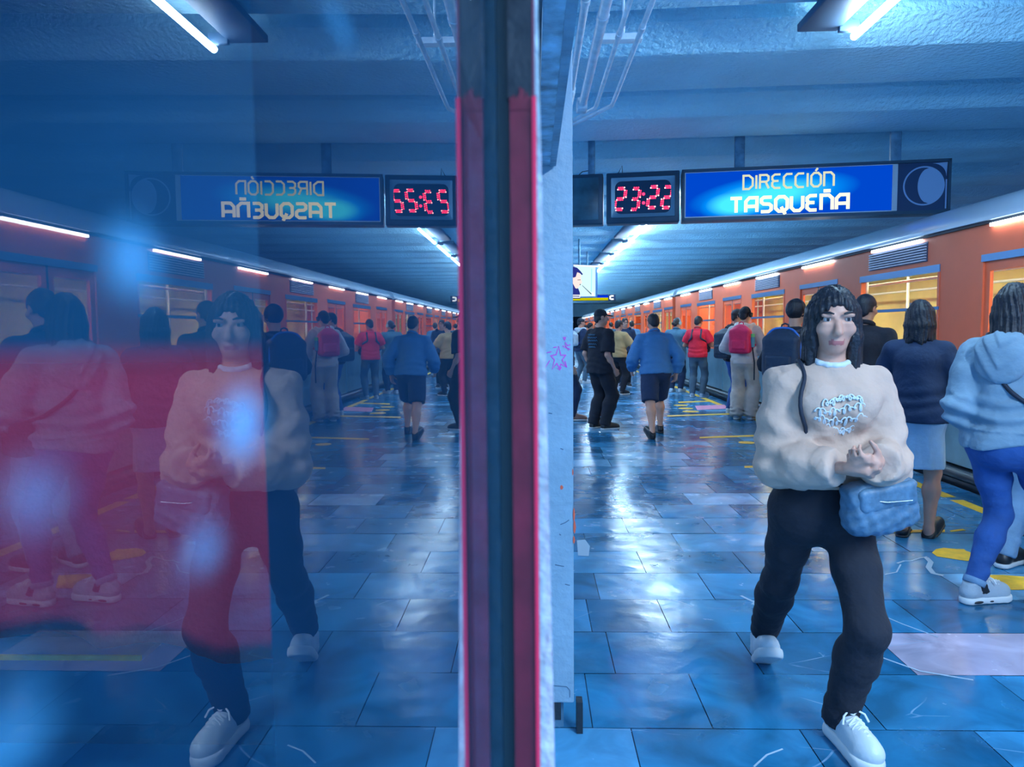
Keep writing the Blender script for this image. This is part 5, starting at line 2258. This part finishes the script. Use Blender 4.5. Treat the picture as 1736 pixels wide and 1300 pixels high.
r_at = spot(1394, 1257)
B = Body(1.60, .94, True, lean=.05, side=-.02, hip=(-.005, -.09), drop=.035,
         feet={-1: (-.060, -.02, 0, .25, 0), 1: (.060, -.62, .05, -.06, -.55)},
         hands={1: ((-.125, .235, -.245), (.7, -.6, -.9), (0, -.4, .9), .9, (-.75, .55, -.1)), -1: ((.075, .25, -.225), (-.5, -.6, -1.0), (0, -.5, .85), .9, (.75, .5, .1))},
         head=(-.12, .10, 0))
W1 = person('woman in a tan sweatshirt and black trousers walking towards the camera in white sneakers', r_at, 176, B, .0068, SK['a'],
            dict(mat=C['tan'], grow=.022, sloose=.014, sgrow=.004, strap=True, hem=-.085, rib=True, hood=False, amp=.009, collar=.018, flare=.016, collarband=.010, collarmat=C['white'], sleeve=1.93, name='sweatshirt'),
            dict(kind='trousers', mat=C['black'], grow=.006, flare=.018, cuff=-.015, stack=.002, waist=.17), shoe(SH_W, SOLE, sole=.045, laces=True, lacemat=LACE),
            dict(style='long', len=.24, res=.0062), walker_extra, True)
s_ = B.s
fw = np.cross(B.up, B.rt)
hb = B.hip + B.rt * -.125 + fw * .175 + B.up * .055
base = hb - B.up * .11
bg = worn('handbag', W1, base, 'quilted blue-grey crossbody bag hanging at the walking woman\'s hip', 'bag')
Rb = np.stack([B.rt, fw, B.up], 1) @ rotz(.28) @ roty(.14)
f = Field()
f.box(hb, (.088, .016, .050), .032, Rb, .02)
f.ell(hb - B.up * .03, V3(.108, .050, .064), Rb, .04)
f.wrinkle(lambda X, Y, Z: .0035 * np.sin((X * .94 + Z * .35) * 120) * np.sin((Z * .94 - X * .35) * 120))
fmesh('bag', f, .006, C['bag'], bg, (np.eye(3), -base))
f = Field()
f.box(hb + B.up * .034 + fw * .012, (.084, .028, .022), .018, Rb, .02)
fmesh('flap', f, .006, C['bag'], bg, (np.eye(3), -base))
mb = MB()
e1, e2 = hb + B.rt * .095 + B.up * .05, hb - B.rt * .095 + B.up * .06
path = strap_path([e1, B.belly + B.rt * .12 + fw * .158 + B.up * .0, B.chest + B.rt * .135 + fw * .155, B.shc + B.rt * .11 + fw * .09 + B.up * .028, B.shc + B.rt * .095 + B.up * .075, B.shc + B.rt * .07 - fw * .115 + B.up * .02,
                   B.chest - B.rt * .02 - fw * .172, B.belly - B.rt * .14 - fw * .125, B.hip - B.rt * .215, e2])
path = [path[0]] + onto(B, path[3:-3], .007) + [path[-1]]
mb.tube([tuple(p - base) for p in path], .007, 6)
mb.build('strap', C['strap'], bg)
mb = MB()
for q in (-1, 1):
    pts = [hb + fw * .062 + B.up * .03 + B.rt * (q * .075), hb + fw * .066 + B.up * .024, ]
    mb.tube([tuple(p - base) for p in pts], .003, 6)
mb.build('zipper', mat('zip_metal', (.25, .3, .36), .4, metal=.9), bg)

# --- 2. grey hoodie at the right
HX = spot(1692, 1026)


def hood_extra(root, B):
    up, rt = B.up, B.rt
    fw = np.cross(up, rt)


B = Body(1.66, 1.0, True, lean=.03, hip=(.015, -.02), drop=.02,
         feet={-1: (-.10, -.06, 0, -.42, 0), 1: (.15, .14, 0, -.45, 0)},
         hands={-1: ((-.02, .10, -.43), (-.12, -1, 0), (1, 0, .2), .7, (.3, .6, -.7)), 1: ((-.05, .24, -.26), (.8, -.7, -.4), (-.4, 0, 1), .8, (-.6, .8, .1))},
         head=(.22, .12, 0))
H = person('woman with dark bobbed hair, grey hooded sweatshirt and blue jeans, her back turned', HX, -50, B, .0068, SK['a'],
           dict(mat=C['grey'], strap=True, grow=.022, sloose=.014, sgrow=.006, hem=.012, rib=True, hood=True, hoodlen=.23, hooddrop=.05, amp=.013, freq=34, hemfold=.016, flare=.016, sleeve=1.97, name='hoodie', hemtilt=(.18, .12, 0)),
           dict(kind='trousers', mat=C['jeans'], grow=.004, flare=.004, cuff=.02, turnup=C['palejeans'], amp=.0018), shoe(SH_G, SOLE, sole=.036, stripe=SH_B, laces=True, lacemat=LACE),
           dict(style='bob', len=.27, back=.035, res=.0062), None, False)
fw = np.cross(B.up, B.rt)
hb = B.hip + B.rt * .235 + fw * .06 + B.up * .05
base = hb - B.up * .09
bg = worn('shoulder_bag', H, base, 'small dark bag with a long strap across the grey hoodie', 'bag')
f = Field()
f.box(hb, (.025, .085, .065), .022, np.stack([B.rt, fw, B.up], 1), .01)
fmesh('bag', f, .008, C['strap'], bg, (np.eye(3), -base))
mb = MB()
path = strap_path([hb + B.up * .08 - fw * .06, B.belly + B.rt * .165 - fw * .10, B.belly + B.rt * .06 - fw * .155 + B.up * .08, B.chest - B.rt * .02 - fw * .188 + B.up * .01, B.chest - B.rt * .075 - fw * .175 + B.up * .09, B.shc - B.rt * .10 - fw * .115 + B.up * .04,
                   B.shc - B.rt * .105 + B.up * .095, B.chest - B.rt * .09 + fw * .175 + B.up * .06, B.belly + fw * .17, B.belly + B.rt * .15 + fw * .13, hb + B.up * .08 + fw * .06])
path = [path[0]] + onto(B, path[4:-4], .009) + [path[-1]]
mb.tube([tuple(p - base) for p in path], .011, 6)
mb.build('strap', C['strap'], bg)

# --- 3. beyond her, mostly out of the picture: pale jeans
B = Body(1.70, 1.0, False, feet=feet(.09, .05), hands={1: ((-.06, .22, -.27), (.8, -.7, -.4), (-.4, 0, 1), .7, (-.5, .8, .1)), -1: ((.05, .22, -.27), (-.8, -.7, -.4), (.4, 0, 1), .7, (.5, .8, .1))}, head=(0, .2, 0))
person('person in pale jeans and dark jacket standing just beyond the grey hoodie', spot(1738, 966), -62, B, .010, SK['a'],
       dict(mat=C['navy'], grow=.019, sloose=.010, hem=.05, name='jacket', collarband=.016), dict(kind='trousers', mat=C['palejeans'], flare=.014, cuff=-.02),
       shoe(SH_B, SOLE, sole=.03), dict(style='short'))

# --- 4. dark jacket and pale skirt
B = Body(1.60, 1.0, True, feet={-1: (-.07, .02, 0, .12, 0), 1: (.085, .10, .02, -.2, -.35)},
         hands={-1: ((.03, .25, -.05), (-.7, -.4, -1), (.3, -.9, .2), .8, (.25, .5, .85)), 1: ((-.03, .22, -.30), (.8, -.7, -.4), (-.4, 0, 1), .8, (-.5, .8, .1))}, head=(.25, .05, 0))
K = person('woman in a dark jacket and pale blue knee-length skirt facing the train', spot(1548, 912), -34, B, .0085, SK['a'],
           dict(mat=C['navy'], grow=.016, sloose=.010, hem=.05, name='jacket', amp=.006), dict(kind='skirt', mat=C['skirt'], hem=.305),
           shoe(SH_B, SH_B, sole=.018, top=.05), dict(style='long', len=.17))
mb = MB()
a, e, w_ = B.arms[-1]
c = w_ + V3(.05, .10, .06)
mb.bbox(-.038, .038, -.005, .005, -.075, .075, .004)
ph = worn('phone', K, c, 'phone held up by the woman in the pale skirt', 'phone')
mb.build('casing', SH_B, ph)
mb = MB(); mb.box(-.034, .034, -.0062, -.005, -.068, .068); mb.build('screen', emis('phone_screen', (.35, .5, .8), .8), ph)

# --- 5. man in black with a cap behind the walking woman
B = Body(1.70, 1.0, False, feet=feet(.10, .03), hands=hang(.05, .06, -.5), head=(-.3, .1, 0))
person('person all in black with short hair, half hidden behind the walking woman', (P(1464, 600, 6.2).x, 6.2), -35, B, .010, SK['b'],
       dict(mat=C['black'], grow=.019, sloose=.010, hem=.08, name='jacket', collarband=.018), dict(kind='trousers', mat=C['black'], flare=.012, cuff=-.02),
       shoe(SH_B, SOLE), dict(style='short'))

# --- 6. dark jacket, dark backpack with blue piping
B = Body(1.69, 1.03, True, feet=feet(.10, .04), hands={1: ((-.06, .22, -.27), (.8, -.7, -.4), (-.4, 0, 1), .7, (-.5, .8, .1)), -1: ((.04, .22, -.25), (-.8, -.7, -.4), (.4, 0, 1), .7, (.5, .8, .1))}, head=(-.2, .1, 0))
p6 = person('person with curly black hair and a black jacket carrying a dark backpack with blue piping', (P(1346, 600, 6.9).x, 6.9), -42, B, .010, SK['b'],
            dict(mat=C['black'], grow=.020, sloose=.012, hem=.05, name='jacket'), dict(kind='trousers', mat=C['navy'], flare=.012, cuff=-.02),
            shoe(SH_W), dict(style='curly', res=.008))
bp = backpack(p6, B, 'dark blue-black backpack with bright blue piping on the curly-haired person', C['dnavy'], C['dnavy'], (.17, .10, .235), (0, 0, -.02), .008, C['rim'])
# --- 7. cream hoodie, red backpack
B = Body(1.75, .98, False, feet=feet(.10, .03, .2), hands={1: ((-.05, .20, -.34), (.8, -.7, -.4), (-.4, 0, 1), .6, (-.4, .9, .1)), -1: ((.03, .20, -.33), (-.8, -.7, -.4), (.4, 0, 1), .6, (.4, .9, .1))}, head=(-.25, .02, 0))
p7 = person('person in a cream hoodie, black cap and baggy khaki trousers with a red backpack', spot(1260, 711), -30, B, .010, SK['a'],
            dict(mat=C['cream'], grow=.022, sloose=.014, hem=.05, hood=True, hoodlen=.15, name='hoodie'), dict(kind='trousers', mat=C['khaki'], grow=.024, flare=.040, cuff=-.045, stack=.012, amp=.006),
            shoe(SH_G, SOLE, sole=.03), dict(style='cap', cap=C['cap'], phones=C['cap']))
bp = backpack(p7, B, 'bright red backpack on the cream hoodie with a green bottle in its side pocket', C['magenta'], C['magenta'], (.155, .10, .225), (0, 0, .0), .009)
fw = np.cross(B.up, B.rt)
c = B.chest - fw * .215 + B.rt * .175 - B.up * .12
bt = worn('bottle', p7, c - B.up * .02, 'green-capped bottle in the side pocket of the red backpack', 'bottle')
mb = MB(); mb.tube([(0, 0, 0), (0, 0, .15)], .036, 14); mb.build('flask', mat('bottle_blue', (.10, .35, .45), .3), bt)
mb = MB(); mb.tube([(0, 0, .15), (0, 0, .20)], .033, 14); mb.build('cap', mat('bottle_green', (.20, .75, .25), .4), bt)
mb = MB(); mb.tube([tuple(-B.up * 0 + V3(.0, .0, -.02)), (.02, .05, -.25), (.015, .07, -.52)], .011, 6)
st = worn('strap_end', p7, c, 'loose black strap hanging from the red backpack', 'strap'); mb.build('webbing', C['strap'], st)

# --- 8. person with black hood behind the cream hoodie
B = Body(1.74, 1.0, False, feet=feet(.09, .04), hands=hang(.04, .05, -.5), head=(-.5, .05, 0))
p8 = person('person in a black hood and blue jeans right behind the cream hoodie', (P(1262, 600, 12.3).x - .14, 12.3), -60, B, .012, SK['a'],
            dict(mat=C['black'], grow=.019, sloose=.010, hem=.05, name='jacket', hood=True, hoodlen=.12), dict(kind='trousers', mat=C['jeans'], flare=.010, cuff=-.02), shoe(SH_W), dict(style='cap', cap=C['cap'], brim=1))
backpack(p8, B, 'black backpack hanging between the red backpack and the red shirt', C['dnavy'], C['dnavy'], (.17, .11, .25), (0, 0, -.08), .012)
# --- 9. red polo shirt
B = Body(1.68, 1.0, False, feet=feet(.095, .03, .3), hands={1: ((-.06, .24, -.22), (.8, -.7, -.4), (-.4, 0, 1), .8, (-.5, .7, .5)), -1: ((.05, .24, -.22), (-.8, -.7, -.4), (.4, 0, 1), .8, (.5, .7, .5))}, head=(-.25, .15, 0))
p9 = person('man in a red short-sleeved polo shirt and grey trousers standing by the train', spot(1182, 673), -28, B, .011, SK['b'],
            dict(mat=C['red'], grow=.024, sloose=.020, hem=.06, sleeve=.80, name='polo_shirt', collarband=.012), dict(kind='trousers', mat=C['greyp'], flare=.010, cuff=-.02), shoe(SH_G, SOLE), dict(style='short'))
backpack(p9, B, 'black backpack worn on the front of the red polo shirt', C['dnavy'], C['dnavy'], (.14, .09, .19), (.05, 0, -.10), .012, None, False, True)
# --- 10. blue jacket, hair tied at the back
B = Body(1.66, 1.1, False, feet=feet(.095, .02), hands={1: ((-.06, .24, -.15), (.8, -.7, -.4), (-.4, 0, 1), .8, (-.5, .7, .5)), -1: ((.05, .24, -.22), (-.8, -.7, -.4), (.4, 0, 1), .8, (.5, .7, .5))}, head=(-.4, .1, 0))
p10 = person('person in a teal-blue jacket, hair tied back, left of the red shirt', spot(1146, 664), -30, B, .012, SK['b'],
             dict(mat=C['teal'], grow=.034, sloose=.020, hem=.08, name='jacket', collarband=.02), dict(kind='trousers', mat=C['navy'], flare=.012, cuff=-.02), shoe(SH_W), dict(style='bun', bun=(0, -.13, -.02), phones=SH_G))
# --- 11. walking away, bulky blue jacket, shorts
B = Body(1.66, 1.12, False, lean=.16, hip=(0, .02), drop=.02, feet={1: (.13, .22, 0, -.1, 0), -1: (-.15, -.30, .05, .1, -.5)},
         hands={1: ((.10, -.06, -.46), (.6, -1, 0), (-1, 0, 0), .5), -1: ((-.07, .20, -.42), (-.6, -1, 0), (1, 0, 0), .5)}, head=(0, .22, 0))
person('heavy-set person in loose blue jacket and dark shorts hurrying down the platform middle', spot(1112, 738), 8, B, .011, SK['a'],
       dict(mat=C['bluej'], grow=.024, sloose=.012, sgrow=.0, hem=.04, name='jacket', amp=.007, freq=34, collarband=.016), dict(kind='shorts', mat=C['navy'], grow=.02), shoe(SH_B, SH_B), dict(style='short'))
# --- 12. man in black T-shirt


def tee_extra(root, B):
    up, rt = B.up, B.rt
    fw = np.cross(up, rt)
    mb = MB()
    for row, (v, w_) in enumerate(((.10, .07), (.06, .10), (.02, .10), (-.03, .09), (-.07, .07))):
        pts = []
        for i in range(25):
            u = -w_ + 2 * w_ * i / 24
            a = u / .18
            pts.append(tuple(B.chest + up * (v + .010 * math.sin(i * 1.4 + row)) + rt * .186 * math.sin(a) - fw * (.140 * math.cos(a) + .020 * (1 if v > .05 else .6))))
        mb.tube(pts, .005, 6)
    mb.build('back_print', C['teal'], root)


B = Body(1.71, 1.08, False, feet={1: (.10, .02, 0, -.2, 0), -1: (-.10, -.03, 0, .2, 0)}, hands={1: ((.02, .10, -.50), (.2, -1, 0), (-1, .2, 0), .9), -1: ((-.02, .04, -.50), (-.2, -1, 0), (1, .2, 0), .9)}, head=(-.35, .0, 0), hip=(0, .01))
person('man in black loose T-shirt, trousers and cap with bare forearms, near the pillar', spot(1016, 727), -55, B, .0095, SK['a'],
       dict(mat=C['black'], grow=.022, sloose=.026, sgrow=.006, hem=.10, sleeve=.92, flare=.015, name='t_shirt', amp=.006), dict(kind='trousers', mat=C['black'], grow=.02, flare=.022, cuff=-.03), shoe(SH_B, SOLE, sole=.022), dict(style='cap', cap=C['cap'], brim=1), tee_extra)
# --- 13. left by the pillar: dark jacket, pale bag
B = Body(1.72, 1.0, False, feet=feet(.10, .06), hands={1: ((.0, .14, -.48), (.3, -1, 0), (-1, 0, 0), .5), -1: ((.05, .24, -.22), (-.8, -.7, -.4), (.4, 0, 1), .8, (.5, .7, .5))}, head=(-.2, .05, 0))
p13 = person('person in dark jacket and grey trousers with a pale bag, close to the pillar edge', spot(984, 650), -62, B, .012, SK['a'],
             dict(mat=C['navy'], grow=.034, sloose=.02, hem=.06, name='jacket', hood=True, hoodmat=C['tote'], hoodlen=.12), dict(kind='trousers', mat=C['greyp'], flare=.012, cuff=-.02), shoe(SH_W), dict(style='cap', cap=C['cap']))
backpack(p13, B, 'pale grey drawstring bag on the back of the person by the pillar edge', C['tote'], C['royal'], (.15, .08, .20), (0, 0, -.05), .012)
# --- 14. hidden behind the pillar, a shoe showing
B = Body(1.70, 1.0, False, feet=feet(.09, .10), hands=hang(.03, .06, -.5), head=(0, .1, 0))
person('person almost wholly hidden behind the pillar, one brown shoe showing', (P(957, 600, 11.6).x, 11.5), -80, B, .014, SK['a'],
       dict(mat=C['navy'], grow=.02, sloose=.012, hem=.04, name='jacket'), dict(kind='trousers', mat=C['navy'], flare=.008, cuff=-.02), shoe(mat('brown_leather', (.22, .12, .10), .5), SOLE), dict(style='short'))
# --- 15. face towards us with glasses


def spectacles(root, B):
    mb = MB()
    for q in (1, -1):
        pts = [tuple(B.Rh @ (V3(q * .034 + .026 * math.cos(t), .102, .010 + .019 * math.sin(t)) * B.hs) + B.head) for t in np.linspace(0, 6.283, 13)]
        mb.tube(pts, .0035, 6)
        mb.tube([tuple(B.Rh @ (V3(q * .060, .100, .012) * B.hs) + B.head), tuple(B.Rh @ (V3(q * .082, .0, .012) * B.hs) + B.head)], .003, 6)
    mb.tube([tuple(B.Rh @ (V3(x, .104, .012) * B.hs) + B.head) for x in (-.01, .01)], .003, 6)
    mb.build('spectacles', GLASS, root)


B = Body(1.70, .98, False, feet=feet(.09, .03), hands=hang(.04, .08, -.5), head=(.2, 0, 0))
person('person with glasses and a dark jacket facing the camera, right of the black T-shirt', spot(1059, 655), 178, B, .011, SK['a'],
       dict(mat=C['navy'], grow=.03, sloose=.016, hem=.04, name='jacket', hood=True, hoodlen=.1), dict(kind='trousers', mat=C['black'], flare=.01, cuff=-.02), shoe(SH_B, SOLE), dict(style='short'), spectacles, True)
B = Body(1.62, 1.0, False, feet=feet(.09, .03), hands={1: ((-.06, .24, -.15), (.8, -.7, -.4), (-.4, 0, 1), .8, (-.5, .7, .5)), -1: ((.05, .24, -.22), (-.8, -.7, -.4), (.4, 0, 1), .8, (.5, .7, .5))}, head=(-.2, .1, 0))
person('person in a pale yellow top and black trousers just past the black T-shirt', spot(1048, 669), -40, B, .012, SK['a'],
       dict(mat=C['yellowc'], grow=.03, sloose=.02, hem=.04, sleeve=.9, name='shirt'), dict(kind='trousers', mat=C['black'], flare=.01, cuff=-.02), shoe(SH_B, SOLE), dict(style='short'))
B = Body(1.68, 1.05, False, feet=feet(.09, .03), hands=hang(.04, .08, -.5), head=(.0, .1, 0))
person('person in a blue jacket and white shoes farther back, left of the hurrying figure', spot(1071, 634), -5, B, .013, SK['a'],
       dict(mat=C['bluej'], grow=.034, sloose=.016, hem=.04, name='jacket'), dict(kind='trousers', mat=C['navy'], flare=.01, cuff=-.02), shoe(SH_W, SOLE), dict(style='short'))
# far figures
for i, (px, py, hd, m1, m2, lab) in enumerate(((1000, 632, -50, 'black', 'greyp', 'person in black far off between the pale bag and the black T-shirt'), (1012, 622, 150, 'bluej', 'navy', 'distant person in a blue jacket behind the black T-shirt'),
                                       (1036, 617, 20, 'teal', 'black', 'distant person in a teal top beyond the yellow top'), 
                                       (1013, 607, 170, 'grey', 'jeans', 'distant person in a grey top far down the platform'), (993, 606, -70, 'white', 'navy', 'distant person in a white top far down the platform'))):
    B = Body(1.64 + .03 * (i % 4), 1.0, i % 2 == 1, feet=feet(.09, .05), hands=hang(.04, .05, -.5), head=(.1 * i - .3, .05, 0))
    person(lab, spot(px, py), hd, B, .016, SK['a'], dict(mat=C[m1], grow=.019, sloose=.010, hem=.05, name='jacket'), dict(kind='trousers', mat=C[m2], flare=.01, cuff=-.02),
           shoe(SH_B, SOLE), dict(style='short'))
